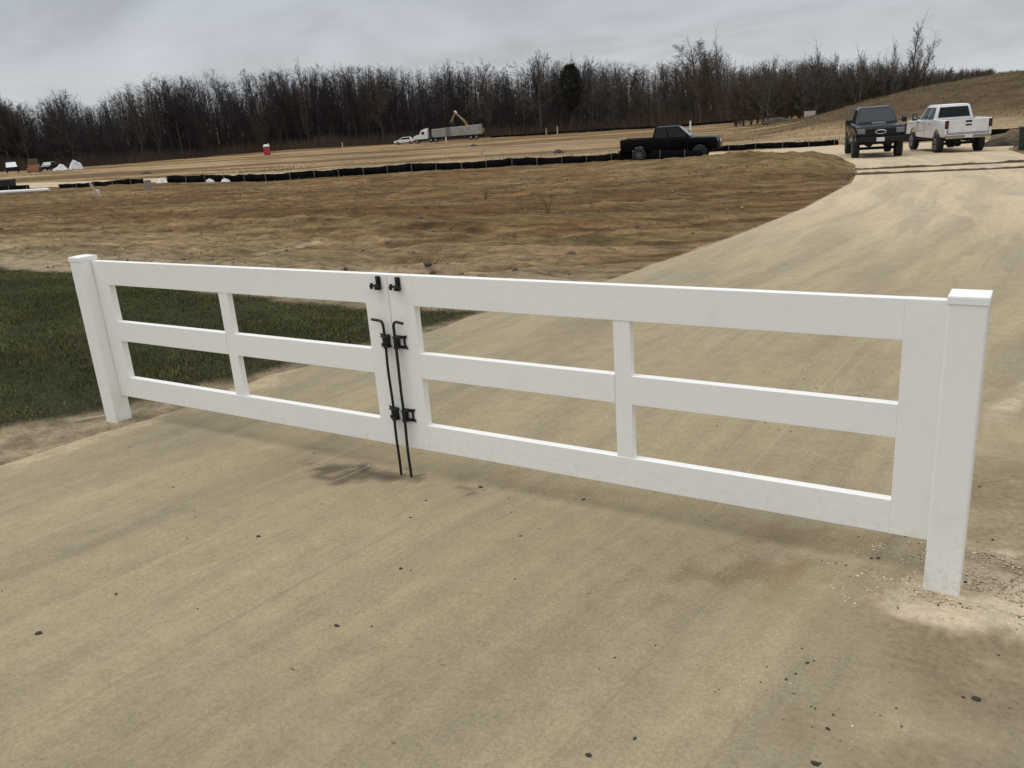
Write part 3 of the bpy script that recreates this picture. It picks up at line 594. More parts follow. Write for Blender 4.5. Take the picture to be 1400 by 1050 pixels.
# ------------------------------------------------------------------ pickups
def arc(cx_, r, z0, n=8):
    a0 = math.asin(max(-1, min(1, (z0-ZW)/r))); return [(cx_+r*math.cos(a0+(math.pi-2*a0)*k/n), ZW+r*math.sin(a0+(math.pi-2*a0)*k/n)) for k in range(n+1)]
ZW = .43
def pickup(paint, label, cat, facing, loc, rz, scale=1.0, lift=0.0, chrome=False, rear_bumper=M_TRIM, glass=M_GLASS, hood_scoop=False, rim=M_RIM):
    """local x forward, length 5.8 m, z=0 at tyre contact"""
    root = empty('pickup_truck', loc, rz, label, cat); root.scale = (scale,)*3
    L_, HW = 2.92, .97; XF, XR = 1.83, -1.78; AR = .50
    d = lift
    # flank panels with wheel arches
    pr = [(L_-.10, .62), (L_-.02, .82), (L_-.06, 1.10), (L_-.22, 1.22), (1.35, 1.26), (1.0, 1.275), (-.98, 1.28), (-1.02, 1.36), (-L_+.04, 1.36), (-L_, 1.30), (-L_, .70), (-L_+.12, .62)]
    pr = pr[:-1]+[(-L_+.12, .60)]+list(reversed(arc(XR, AR, .60)))+[(XR+AR+.12, .50), (XF-AR-.12, .50)]+list(reversed(arc(XF, AR, .60)))
    b = MB()
    for s_ in (-1, 1):
        y0, y1 = (HW-.09, HW) if s_ > 0 else (-HW, -HW+.09); b.prism([(x, z_+d) for x, z_ in pr], y0, y1)
    # nose, hood and cab core
    yi = HW-.088
    def sec(x, zt, zb, yw): return [(x, -yw, zb+d), (x, yw, zb+d), (x, yw, zt+d-.03), (x, yw*.90, zt+d), (x, 0, zt+d+.028), (x, -yw*.90, zt+d), (x, -yw, zt+d-.03)]
    ss = [sec(L_-.03, 1.12, .70, yi-.02), sec(L_-.18, 1.235, .62, yi), sec(2.0, 1.26, .98, yi), sec(1.12, 1.30, .98, yi)]
    vs_ = [p for q in ss for p in q]; fs_ = [tuple(range(6, -1, -1)), tuple(21+k for k in range(7))]
    for i in range(3):
        for k in range(7): fs_.append((i*7+k, i*7+(k+1) % 7, (i+1)*7+(k+1) % 7, (i+1)*7+k))
    b.add(vs_, fs_)
    b.box(-1.0, 1.13, -yi, yi, .52+d, 1.28+d)
    b.box(-L_+.07, -1.0, -yi, yi, .72+d, .80+d)
    body = b.build('body', paint, root, .04, 3, True)
    if hood_scoop: MB().hexa([(1.35, -.34, 1.33+d), (2.35, -.30, 1.27+d), (2.35, .30, 1.27+d), (1.35, .34, 1.33+d)], [(1.4, -.30, 1.415+d), (2.2, -.26, 1.355+d), (2.2, .26, 1.355+d), (1.4, .30, 1.415+d)]).build('hood_bulge', paint, body, .015, 2, True)
    # cab
    lo = [(1.16, .90), (-1.0, .90)]; 
    def cabq(x0, x1, yw, z_): return [(x1, -yw, z_+d), (x0, -yw, z_+d), (x0, yw, z_+d), (x1, yw, z_+d)]
    c = MB(); c.hexa([(-1.0, -.87, 1.275+d), (1.32, -.87, 1.275+d), (1.32, .87, 1.275+d), (-1.0, .87, 1.275+d)], [(-.84, -.70, 1.925+d), (.58, -.70, 1.925+d), (.58, .70, 1.925+d), (-.84, .70, 1.925+d)])
    c.hexa([(-.84, -.70, 1.926+d), (.58, -.70, 1.926+d), (.58, .70, 1.926+d), (-.84, .70, 1.926+d)], [(-.74, -.62, 1.975+d), (.46, -.62, 1.975+d), (.46, .62, 1.975+d), (-.74, .62, 1.975+d)])
    cab = c.build('cab', paint, root, .05, 3, True)
    def P_(a, b_, t): return tuple(a[i]+(b_[i]-a[i])*t for i in range(3))
    def win(name, q, u0, u1, v0, v1, off, mt=None):    # q: bl, br, tr, tl of the face
        bl, br, tr, tl = q
        pts = [P_(P_(bl, br, u), P_(tl, tr, u), v_) for u, v_ in ((u0, v0), (u1, v0), (u1, v1), (u0, v1))]
        o_ = Vector(off); m2 = MB(); m2.hexa([tuple(Vector(p)-o_*.6) for p in pts], [tuple(Vector(p)+o_) for p in pts]); m2.build(name, mt or glass, cab, .006, 1)
    fr = [(1.32, -.87, 1.275+d), (1.32, .87, 1.275+d), (.58, .70, 1.925+d), (.58, -.70, 1.925+d)]
    win('windscreen', fr, .05, .95, .10, .95, (.012, 0, .014), M_GLASSB)
    re = [(-1.0, .87, 1.275+d), (-1.0, -.87, 1.275+d), (-.84, -.70, 1.925+d), (-.84, .70, 1.925+d)]
    win('rear_window', re, .08, .92, .20, .90, (-.012, 0, .003), M_GLASS)
    for s_ in (-1, 1):
        si = [(-1.0, s_*.87, 1.275+d), (1.32, s_*.87, 1.275+d), (.58, s_*.70, 1.925+d), (-.84, s_*.70, 1.925+d)]
        win('side_window', si, .06, .42, .08, .90, (0, s_*.012, .004)); win('side_window', si, .47, .90, .08, .90, (0, s_*.012, .004))
        # door seams and handles
        for xs in (-.02, 1.12): 
            MB().box(xs-.008, xs+.008, s_*(HW-.01) if s_ > 0 else s_*HW-.003, s_*HW+.003 if s_ > 0 else s_*(HW-.01), .56+d, 1.31+d).build('door_seam', M_UNDER, body)
        for xs in (.12, -.82): MB().box(xs, xs+.16, min(s_*HW, s_*(HW+.03)), max(s_*HW, s_*(HW+.03)), 1.14+d, 1.18+d).build('door_handle', M_CHROME if chrome else paint, body, .006, 1)
        # mirrors
        m2 = MB(); m2.tube([(.95, s_*.90, 1.36+d), (.98, s_*1.08, 1.40+d)], .022, 6); m2.box(.93, 1.05, min(s_*1.05, s_*1.25), max(s_*1.05, s_*1.25), 1.275+d, 1.60+d)
        mi = m2.build('wing_mirror', M_TRIM, root, .02, 2)
        MB().box(.925, .93, min(s_*1.07, s_*1.23), max(s_*1.07, s_*1.23), 1.35+d, 1.57+d).build('mirror_glass', M_CHROME, mi)
        if hood_scoop: MB().box(1.051, 1.062, min(s_*1.06, s_*1.24), max(s_*1.06, s_*1.24), 1.47+d, 1.59+d).build('mirror_cap', M_LAMP, mi)
        # bed wall inner, headlight, tail light
        MB().box(L_-.12, L_-.005, min(s_*.60, s_*.93), max(s_*.60, s_*.93), .93+d, 1.13+d).build('headlight', M_LAMP, root, .02, 2)
        MB().box(L_-.16, L_-.012, min(s_*.66, s_*.91), max(s_*.66, s_*.91), .66+d, .72+d).build('fog_lamp', M_LAMP, root, .01, 1)
        MB().box(-L_-.012, -L_+.05, min(s_*.83, s_*.975), max(s_*.83, s_*.975), .98+d, 1.33+d).build('tail_light', M_RED, root, .012, 1)
        m2 = MB(); m2.box(-.9, 1.15, min(s_*.80, s_*.985), max(s_*.80, s_*.985), .40+d, .45+d); m2.build('running_board', M_TRIM, root, .01, 1)
    # grille
    g = MB(); g.box(L_-.06, L_+.012, -.60, .60, .84+d, 1.14+d); gr = g.build('grille', M_TRIM, root, .02, 2)
    g = MB()
    for zz_ in (.90, .99, 1.08): g.box(L_+.012, L_+.026, -.58, .58, zz_-.014+d, zz_+.014+d)
    g.build('grille_bar', M_CHROME if chrome else paint, gr, .004, 1)
    pts = [(L_+.036, .21*math.cos(k*.3142), 1.0+d+.080*math.sin(k*.3142)) for k in range(21)]
    MB().tube(pts, .024, 6, cap=False).build('badge', M_CHROME, gr)
    bmp = MB(); bmp.box(L_-.16, L_+.10, -.95, .95, .58+d, .80+d).build('front_bumper', M_CHROME if chrome else M_TRIM, root, .035, 3)
    MB().box(L_-.35, L_-.06, -.55, .55, .50+d, .575+d).build('skid_plate', M_UNDER, root, .02, 1)
    pl_ = MB().box(L_+.101, L_+.112, -.16, .16, .61+d, .77+d).build('licence_plate', M_PLATE, root, .006, 1)
    # tailgate and bed
    tg = MB().box(-L_, -L_+.07, -.825, .825, .80+d, 1.345+d).build('tailgate', paint, root, .012, 2)
    MB().box(-L_-.014, -L_+.002, -.13, .13, 1.22+d, 1.30+d).build('tailgate_handle', M_TRIM, tg, .006, 1)
    if chrome: MB().box(-L_-.010, -L_+.002, -.13, .13, 1.07+d, 1.14+d).build('badge', M_TRIM, tg, .02, 2)
    MB().box(-L_+.07, -1.0, -yi+.004, yi-.004, .802+d, .812+d).build('bed_liner', M_UNDER, root)
    MB().box(-L_-.13, -L_+.02, -.93, .93, .55+d, .715+d).build('rear_bumper', rear_bumper, root, .02, 2)
    MB().box(-L_-.145, -L_-.132, -.16, .16, .57+d, .70+d).build('licence_plate', M_PLATE, root)
    # chassis
    u = MB(); u.box(-2.6, 2.5, -.42, -.32, .42+d*.6, .60+d); u.box(-2.6, 2.5, .32, .42, .42+d*.6, .60+d); u.box(1.3, 2.5, -.5, .5, .48+d, .95+d); u.box(-1.0, 1.2, -.80, .80, .43+d, .53+d)
    u.cyl((XF, 0, ZW), (0, 1, 0), .06, 1.5, 8); u.cyl((XR, 0, ZW), (0, 1, 0), .06, 1.5, 8); u.cyl((XR, .05, ZW), (1, 0, 0), .16, .3, 10)
    u.box(-L_-.30, -L_, -.04, .04, .46+d*.5, .54+d*.5)
    u.build('chassis', M_UNDER, root)
    # wheels
    for xw in (XF, XR):
        for s_ in (-1, 1):
            R_ = .43; yc = s_*.87
            w = MB(); pts = [(xw, yc-.15, ZW), (xw, yc-.12, ZW), (xw, yc+.115, ZW), (xw, yc+.14, ZW)]; w.tube(pts, [R_-.05, R_, R_, R_-.05], 28)
            wh = w.build('wheel', M_TYRE, root, smooth=True)
            r_ = MB(); r_.tube([(xw, yc+s_*.138, ZW), (xw, yc+s_*.150, ZW)], [.255, .235], 20); r_.build('rim', rim, wh)
            h_ = MB(); 
            for k in range(6): 
                t = k*math.pi/3; h_.cyl((xw+.15*math.cos(t), yc+s_*.152, ZW+.15*math.sin(t)), (0, 1, 0), .045, .006, 8)
            h_.cyl((xw, yc+s_*.156, ZW), (0, 1, 0), .06, .02, 10); h_.build('hub', M_UNDER if rim is M_RIM else M_RIM, wh)
    return root
def heading(dx, dy): return math.atan2(dy, dx)
#TRUCKS#
# black pickup side-on beyond the silt fence
pickup(M_BLACKP, 'black crew-cab pickup seen side-on beyond the silt fence', 'pickup truck', 0, (-13.05, 42.1, gz(-13.05, 42.1)-.10), heading(.972, .235), .89, 0.02, rim=M_BLACKRIM, glass=M_GLASS)
pickup(M_NAVY, 'dark blue pickup facing the gate on the road junction', 'pickup truck', 0, (-2.12, 37.9, float(base(-2.12, 37.9))+.01), heading(.275, -1), .95, .16, hood_scoop=True, rim=M_BLACKRIM)
pickup(M_WHITE, 'white pickup parked tail towards the gate, right of the dark one', 'pickup truck', 0, (.50, 40.2, float(base(.50, 40.2))+.01), heading(-.43, 1), .925, .15, chrome=True, rear_bumper=M_CHROME)

# ------------------------------------------------------------------ far vehicles
M_ALU = mat('dull_aluminium', (.36, .36, .33), .5, .3, var=.25, vscale=1.2)
M_YEL = mat('faded_yellow_paint', (.33, .24, .09), .6, var=.3)
M_ORANGE = mat('rusty_orange_paint', (.34, .15, .07), .7, var=.3)
M_REDPL = mat('red_plastic', (.36, .035, .035), .5)
M_WPL = mat('white_plastic', (.72, .72, .70), .5)
M_GREENB = mat('dark_green_plastic', (.018, .034, .024), .5)
def wheels(root, xs, y, r, w=.26, rim=None):
    for x in xs:
        for s_ in (-1, 1):
            wl_ = MB().cyl((x, s_*y, r), (0, 1, 0), r, w, 16).build('wheel', M_TYRE, root); MB().cyl((x, s_*(y+w/2+.004), r), (0, 1, 0), r*.5, .02, 10).build('rim', rim or M_RIM, wl_)
def dump_truck(loc, rz):
    r = empty('dump_truck', loc, rz, 'white tractor with long silver dump trailer in front of the woods', 'dump truck'); r.scale = (.84,)*3
    c = MB(); c.prism([(5.6, .9), (7.35, .75), (7.45, 1.5), (6.6, 1.85), (5.9, 1.95), (5.6, 2.75), (3.9, 2.85), (3.9, .9)], -1.15, 1.15); c.build('cab', M_WHITE, r, .06, 2)
    MB().hexa([(5.60, -1.0, 1.98), (5.98, -1.0, 1.98), (5.98, 1.0, 1.98), (5.60, 1.0, 1.98)], [(5.45, -.95, 2.6), (5.72, -.95, 2.6), (5.72, .95, 2.6), (5.45, .95, 2.6)]).build('windscreen', M_GLASS, r)
    for s_ in (-1, 1): MB().box(4.7, 5.4, min(s_*1.14, s_*1.17), max(s_*1.14, s_*1.17), 1.95, 2.55).build('side_window', M_GLASS, r)
    MB().hexa([(3.9, -1.1, 2.86), (5.5, -1.1, 2.78), (5.5, 1.1, 2.78), (3.9, 1.1, 2.86)], [(3.9, -1.0, 3.35), (5.2, -1.0, 2.95), (5.2, 1.0, 2.95), (3.9, 1.0, 3.35)]).build('wind_deflector', M_WHITE, r, .04, 2)
    MB().box(7.40, 7.62, -1.15, 1.15, .45, .85).build('front_bumper', M_CHROME, r, .03, 1)
    MB().box(-8.6, 7.0, -.5, .5, .75, 1.0).build('chassis', M_UNDER, r)
    t = MB(); t.prism([(-8.9, 1.15), (-8.9, 3.35), (2.9, 2.95), (2.9, 1.25), (2.2, 1.10)], -1.25, 1.25); tr = t.build('trailer', M_ALU, r, .03, 1)
    q = MB()
    for k in range(13):
        x = -8.6+k*.93; zt = 3.35-(x+8.9)*.4/11.8
        for s_ in (-1, 1): q.box(x, x+.10, min(s_*1.25, s_*1.31), max(s_*1.25, s_*1.31), 1.2, zt-.03)
    q.build('side_rib', M_ALU, tr)
    MB().box(-9.02, -8.92, -1.2, 1.2, 1.2, 3.3).build('tail_door', M_ALU, tr)
    MB().box(-1.6, -.4, -1.33, 1.33, 1.18, 3.12).build('mesh_tarp', mat('grey_tarp', (.16, .16, .155), .8), tr)
    wheels(r, (6.6, 3.3, 2.1, -6.3, -7.6), 1.02, .52)
dump_truck((-99.0, 139.6, gz(-99, 139.6)+.1), math.radians(205+3))
def small_car(loc, rz, label, paint, top=None, name='parked_car', s=1.0):
    r = empty(name, loc, rz, label, 'car'); r.scale = (s,)*3
    MB().prism([(2.2, .35), (2.25, .75), (1.1, .95), (-2.15, .98), (-2.25, .4)], -.88, .88).build('body', paint, r, .06, 2)
    MB().hexa([(-1.9, -.80, .97), (1.15, -.80, .95), (1.15, .80, .95), (-1.9, .80, .97)], [(-1.4, -.62, 1.5), (.35, -.62, 1.5), (.35, .62, 1.5), (-1.4, .62, 1.5)]).build('cabin', top or paint, r, .05, 2)
    for s_ in (-1, 1): MB().hexa([(-1.6, s_*.80-.01, 1.0), (.9, s_*.80-.01, 1.0), (.9, s_*.80+.01, 1.0), (-1.6, s_*.80+.01, 1.0)], [(-1.25, s_*.655-.01, 1.42), (.3, s_*.655-.01, 1.42), (.3, s_*.655+.01, 1.42), (-1.25, s_*.655+.01, 1.42)]).build('side_window', M_GLASS, r)
    wheels(r, (1.4, -1.4), .80, .33, .2)
    for s_ in (-1, 1): MB().box(2.18, 2.27, min(s_*.55, s_*.82), max(s_*.55, s_*.82), .62, .76).build('headlight', M_LAMP, r)
    return r
small_car((-106.2, 135.6, gz(-106.2, 135.6)+.05), math.radians(208), 'small white car in front of the dump truck by the woods', M_WHITE, s=.9)
def excavator(loc, rz):
    r = empty('excavator', loc, rz, 'yellow excavator behind the silver trailer, its bent boom showing', 'excavator'); r.scale = (.86,)*3
    MB().box(-2.0, 2.0, -1.3, -.75, 0, .9).build('track', M_TYRE, r, .2, 3); MB().box(-2.0, 2.0, .75, 1.3, 0, .9).build('track', M_TYRE, r, .2, 3)
    MB().box(-2.3, 1.3, -1.25, 1.25, .95, 2.0).build('body', M_YEL, r, .08, 2)
    cb = MB().box(.2, 1.5, .3, 1.2, 2.0, 2.9).build('cab', M_YEL, r, .06, 2); MB().box(1.5, 1.52, .4, 1.1, 1.6, 2.75).build('windscreen', M_GLASS, cb)
    bm_ = MB()
    bm_.tube([(1.2, 0, 1.8), (2.6, 0, 4.2), (4.6, 0, 6.1)], [.30, .34, .20], 6); bm_.build('boom', M_YEL, r)
    ar = MB(); ar.tube([(4.4, 0, 6.3), (5.3, 0, 4.9), (5.9, 0, 3.9)], [.26, .24, .16], 6); ar.build('arm', M_YEL, r)
    MB().tube([(4.2, 0, 6.0), (4.75, 0, 6.5)], .26, 8).build('arm_joint', M_WPL, r)
    MB().prism([(5.6, 4.0), (6.2, 3.8), (6.3, 3.1), (5.6, 2.9), (5.3, 3.4)], -.5, .5).build('bucket', M_UNDER, r, .05, 1)
#EXC#
excavator((-98.9, 150.4, gz(-98.9, 150.4)+.1), math.radians(205))
# portable toilet
r = empty('portable_toilet', (-126.2, 117.65, gz(-126.2, 117.65)+.02), math.radians(-45), 'red portable toilet with white roof at the far edge of the field', 'portable toilet')
MB().box(-.6, .6, -.6, .6, .0, 1.55).build('cabin', M_REDPL, r, .04, 1); MB().box(-.42, .42, -.63, -.602, .1, 1.5).build('door', mat('dark_red_plastic', (.28, .03, .03), .5), r, .01, 1)
MB().hexa([(-.66, -.66, 1.56), (.66, -.66, 1.56), (.66, .66, 1.56), (-.66, .66, 1.56)], [(-.45, -.45, 1.98), (.45, -.45, 1.98), (.45, .45, 1.98), (-.45, .45, 1.98)]).build('roof', M_WPL, r, .05, 2)
MB().cyl((.4, .4, 2.05), (0, 0, 1), .06, .3, 8).build('vent_pipe', M_WPL, r)

# far left yard: vehicles and heaps
r = empty('parked_van', (-153.8, 82.7, gz(-153.8, 82.7)), math.radians(-28), 'dark van with a pale windscreen at the far left edge', 'van')
MB().box(-2.2, 2.0, -1.0, 1.0, .35, 1.0).build('body', M_NAVY, r, .08, 2)
MB().hexa([(-2.1, -.98, 1.0), (1.9, -.98, 1.0), (1.9, .98, 1.0), (-2.1, .98, 1.0)], [(-1.9, -.80, 1.95), (.9, -.80, 1.95), (.9, .80, 1.95), (-1.9, .80, 1.95)]).build('cabin', M_NAVY, r, .06, 2)
MB().hexa([(1.30, -.86, 1.06), (1.93, -.86, 1.02), (1.93, .86, 1.02), (1.30, .86, 1.06)], [(.86, -.74, 1.86), (1.05, -.74, 1.82), (1.05, .74, 1.82), (.86, .74, 1.86)]).build('windscreen', M_WPL, r)
wheels(r, (1.3, -1.4), .9, .36, .22)
r = empty('skid_loader', (-142.5, 80.3, gz(-142.5, 80.3)), math.radians(-40), 'rusty orange skid loader between two cars at the far left', 'skid loader')
MB().box(-1.1, .9, -.75, .75, .35, 1.2).build('body', M_ORANGE, r, .08, 2); MB().box(-.6, .6, -.6, .6, 1.2, 2.15).build('cab', mat('brown_cage', (.10, .075, .045), .8), r, .05, 1)
MB().box(.9, 1.5, -.9, .9, .15, .75).build('bucket', M_ORANGE, r, .05, 1); wheels(r, (.6, -.6), .85, .38, .25)
small_car((-146.5, 85.2, gz(-146.5, 85.2)), math.radians(-50), 'dark car with a silver bonnet right of the orange loader', M_NAVY, M_ALU, s=.95)
M_TARP = mat('white_sheeting', (.58, .58, .57), .5)
def heap(x, y, rx, rz_, seed, m, name, label, cat, ry=None, group=None):
    bm = bmesh.new(); bmesh.ops.create_icosphere(bm, subdivisions=3, radius=1); rn = random.Random(seed)
    ph = [rn.uniform(0, 6.28) for _ in range(6)]
    for v_ in bm.verts:
        q = v_.co; k = 1+.16*math.sin(3*q.x+ph[0])+.14*math.sin(4*q.y+ph[1])+.10*math.sin(7*q.x+5*q.z+ph[2])+.05*math.sin(15*q.y+ph[3])
        zz_ = max(q.z, -.2); taper = 1-.35*max(0, zz_); v_.co = Vector((q.x*rx*k*taper, q.y*(ry or rx)*k*taper, zz_*rz_*k))
    me = bpy.data.meshes.new(name); bm.to_mesh(me); bm.free(); me.materials.append(m)
    o = bpy.data.objects.new(name, me); COL.objects.link(o); o.location = (x, y, gz(x, y)); tag(o, label, cat, group); return o
heap(-138.6, 85.4, 1.1, 1.25, 3, M_TARP, 'sheeted_pile', 'taller white sheeted pile at the far left edge of the woods', 'pile')
heap(-141.3, 84.2, 1.2, .75, 4, M_TARP, 'sheeted_pile', 'lower white sheeted pile left of the taller one', 'pile')
# site clutter by the silt fence
def simple_box(name, loc, rz, dims, m, label, cat, lid=None, group=None):
    r = empty(name, loc, rz, label, cat, group); x, y, z_ = dims
    q = MB(); q.hexa([(-x*.46, -y*.46, 0), (x*.46, -y*.46, 0), (x*.46, y*.46, 0), (-x*.46, y*.46, 0)], [(-x/2, -y/2, z_), (x/2, -y/2, z_), (x/2, y/2, z_), (-x/2, y/2, z_)]); q.build('body', m, r, .02, 1)
    MB().box(-x*.53, x*.53, -y*.53, y*.53, z_, z_+.06).build('lid', lid or m, r, .015, 1)
    for k in (-.33, 0, .33): MB().box(x*k-.03, x*k+.03, -y*.5-.03, -y*.46, .1, z_*.9).build('rib', m, r)
    return r
simple_box('site_bin', (-63.5, 33.25, gz(-63.5, 33.25)), .5, (1.1, .8, .55), M_UNDER, 'low black bin at the far left beyond the white pipe', 'bin')
simple_box('skip', (-2.72, 53.5, gz(-2.72, 53.5)), .15, (1.9, 1.3, .95), M_UNDER, 'dark skip seen in the gap between the two right-hand pickups', 'skip')
simple_box('utility_cabinet', (3.74, 38.2, gz(3.74, 38.2)), .1, (.75, .7, .86), M_GREENB, 'dark green utility cabinet at the right edge of the picture', 'cabinet')
simple_box('storage_box', (-26.7, 132.5, gz(-26.7, 132.5)+.1), .3, (1.55, 1.2, 1.05), mat('pale_pink_metal', (.52, .44, .40), .6), 'pale pinkish box standing on the far slope left of the dark pickup', 'storage box')
q = MB().tube([(-50.5, 24.5, gz(-50.5, 24.5)+.10), (-46.9, 26.9, gz(-46.9, 26.9)+.10)], .11, 12); tag(q.build('drain_pipe', M_WPL, None, smooth=True), 'white drain pipe lying by the silt fence at the left edge', 'pipe')
def stake_thing(x, y, h, lean, az, label, m=M_PLANK, w=.05, name='survey_stake', group=None, t=.02):
    q = MB().prism([(-w/2, -.1), (w/2, -.1), (w/2, h*.96), (0, h), (-w/2, h*.96)], -t/2, t/2); o = q.build(name, m, None, .003, 1); o.location = (x, y, gz(x, y))
    o.rotation_euler = (0, lean, az); tag(o, label, 'stake', group); return o
stake_thing(-34.9, 22.3, .62, -.38, .55, 'leaning pale plank stuck in the ground at the left of the field', w=.12, name='leaning_plank', t=.04)
simple_box('white_bucket', (-35.2, 22.5, gz(-35.2, 22.5)), .4, (.2, .2, .17), M_WPL, 'tiny white bucket left of the leaning plank', 'bucket')
stake_thing(-33.9, 24.5, .50, .0, .6, 'grey timber stump right of the leaning plank', mat('grey_timber', (.24, .23, .19), .9), .27, 'timber_stump', t=.2)
stake_thing(-35.3, 56.5, .85, .60, .55, 'pale board leaning over beyond the middle of the silt fence', w=.16, name='leaning_board', t=.05)
stake_thing(-16.9, 55.5, 2.0, .02, .55, 'tall white survey stake rising behind the black pickup cab', M_WPL, .12, t=.05)
stake_thing(-75.9, 144.2, 1.5, 0, .55, 'pale stake at the foot of the woods, right of its twin', M_PLANK, .26, t=.2)
stake_thing(-79.5, 146.2, 1.2, .05, .55, 'shorter pale stake at the foot of the woods', M_PLANK, .24, t=.2)
stake_thing(-95.6, 135.2, 1.1, 0, .55, 'small pale stake standing before the dump trailer', M_WPL, .24, t=.2)
stake_thing(-123.2, 135.9, 1.2, .0, .55, 'pale stake left of the small white car by the woods', M_PLANK, .22, t=.2)
for x, y, a, lb in ((-41.7, 31.0, .5, 'white bag lying at the left end of the silt fence'), (-38.1, 31.75, .3, 'left one of two white bags against the silt fence'), (-37.1, 32.0, .35, 'right one of two white bags against the silt fence')):
    heap(x, y, a, .22, int(abs(x)), M_TARP, 'sandbag', lb, 'bag', .2)
M_BRUSH = mat('dead_brush', (.055, .042, .03), .95, var=.4)
heap(2.75, 43.0, .9, .38, 33, M_BRUSH, 'soil_heap', 'low dark heap of spoil right behind the white pickup', 'soil heap', .7)
heap(3.3, 47.5, 1.5, .55, 34, mat('spoil', (.14, .10, .062), .95, var=.4), 'soil_heap', 'brown heap of spoil behind the green cabinet', 'soil heap', .9)
heap(-22.4, 100.5, 2.2, .6, 35, M_BRUSH, 'soil_heap', 'dark flat heap on the slope right of the pinkish box', 'soil heap', 1.2)
for i, (x, y, lb) in enumerate(((-66, 101, 'dark clump of spoil on the far field below the woods'), (-30.3, 61, 'small dark heap on the side road left of the black pickup'), (-74, 53, 'dark lump near the far side of the side road'))):
    heap(x, y, .55, .28, 40+i, M_BRUSH, 'soil_heap', lb, 'soil heap')

# ------------------------------------------------------------------ silt fence
M_SILT = mat('black_geotextile', (.007, .007, .008), .95, spec=.05, var=.5, vscale=1.5)
M_STAKE = mat('weathered_stake', (.15, .135, .11), .85, var=.3)
def silt(pts, h, step, label, seed):
    pts = np.array(pts, float); L = np.concatenate([[0], np.cumsum(np.hypot(*np.diff(pts, axis=0).T))])
    r = empty('silt_fence', (pts[0, 0], pts[0, 1], gz(*pts[0])), 0, label, 'silt fence'); off = np.array([pts[0, 0], pts[0, 1], r.location.z])
    s_ = np.arange(0, L[-1], .14); x = np.interp(s_, L, pts[:, 0]); y = np.interp(s_, L, pts[:, 1])
    ph = (s_/step) % 1; sag = .022*np.sin(np.pi*ph)**2+.24*h*(fbm(s_*.25, s_*0, seed, 3)-.5)
    zb = base(x, y)+relief(x, y); top = zb+h-sag; bow = .05*np.sin(np.pi*ph)
    rows = []
    for k in (0, .5, 1.0):
        rows.append(np.stack([x-.4*bow*k, y+bow*k+.03*(fbm(s_*1.1, s_*0+k, seed+2, 2)-.5), zb-.06+(top-zb+.06)*k], 1)-off)
    for k in (1.0, .5, 0): rows.append(np.stack([x-.4*bow*k, y+bow*k+.03*(fbm(s_*1.1, s_*0+k, seed+2, 2)-.5)+.012, zb-.06+(top-zb+.06)*k], 1)-off)
    A_ = np.stack(rows, 1); n = len(s_); ix = np.arange(n*6).reshape(n, 6); nx_ = np.roll(ix, -1, 1)
    F = np.stack([ix[:-1], ix[1:], nx_[1:], nx_[:-1]], -1).reshape(-1, 4)
    mesh_np('fabric', A_.reshape(-1, 3), F, M_SILT, r, smooth=False)
    rn = random.Random(seed)
    for d in np.arange(0, L[-1]-.2, step):
        xx, yy = np.interp(d, L, pts[:, 0]), np.interp(d, L, pts[:, 1]); hh = h*rn.uniform(.92, 1.15)
        o = MB().box(-.022, .022, -.05, -.012, -.1, hh).build('stake', M_STAKE, r); o.location = Vector((xx, yy, gz(xx, yy)))-Vector(off); o.rotation_euler = (rn.uniform(-.08, .08), rn.uniform(-.08, .08), .45)
silt([(-41.5, 31.3), (-34.83, 32.5), (-29.18, 35.6), (-25.07, 37.3), (-21.69, 39.6), (-19.3, 40.6), (-16.0, 41.15), (-13.3, 41.0), (-10.8, 40.75)], .43, 1.45, 'long black silt fence with wooden stakes before the black pickup', 201)
silt([(-50.3, 29.6), (-46.3, 30.4), (-43.3, 31.0)], .30, 1.5, 'short sagging run of black silt fence at the left, before the gap', 205)
silt([(-58, 27.0), (-52, 28.6)], .36, 1.5, 'slumped black silt fence at the far left edge behind the white pipe', 209)
silt([(-14.0, 49.8), (-11.6, 50.6), (-9.2, 51.6), (-6.6, 53.4)], .33, 1.6, 'low black silt fence right of the black pickup, beyond the side road', 213)
silt([(-92, 145.6), (-82, 148.0), (-72, 148.6), (-60, 148.8), (-52, 150), (-44, 156)], .42, 2.6, 'far black silt fence along the foot of the woods', 221)
silt([(-3.4, 55.8), (-.5, 56.4), (3, 57)], .36, 1.6, 'low black silt fence behind the white pickup', 217)

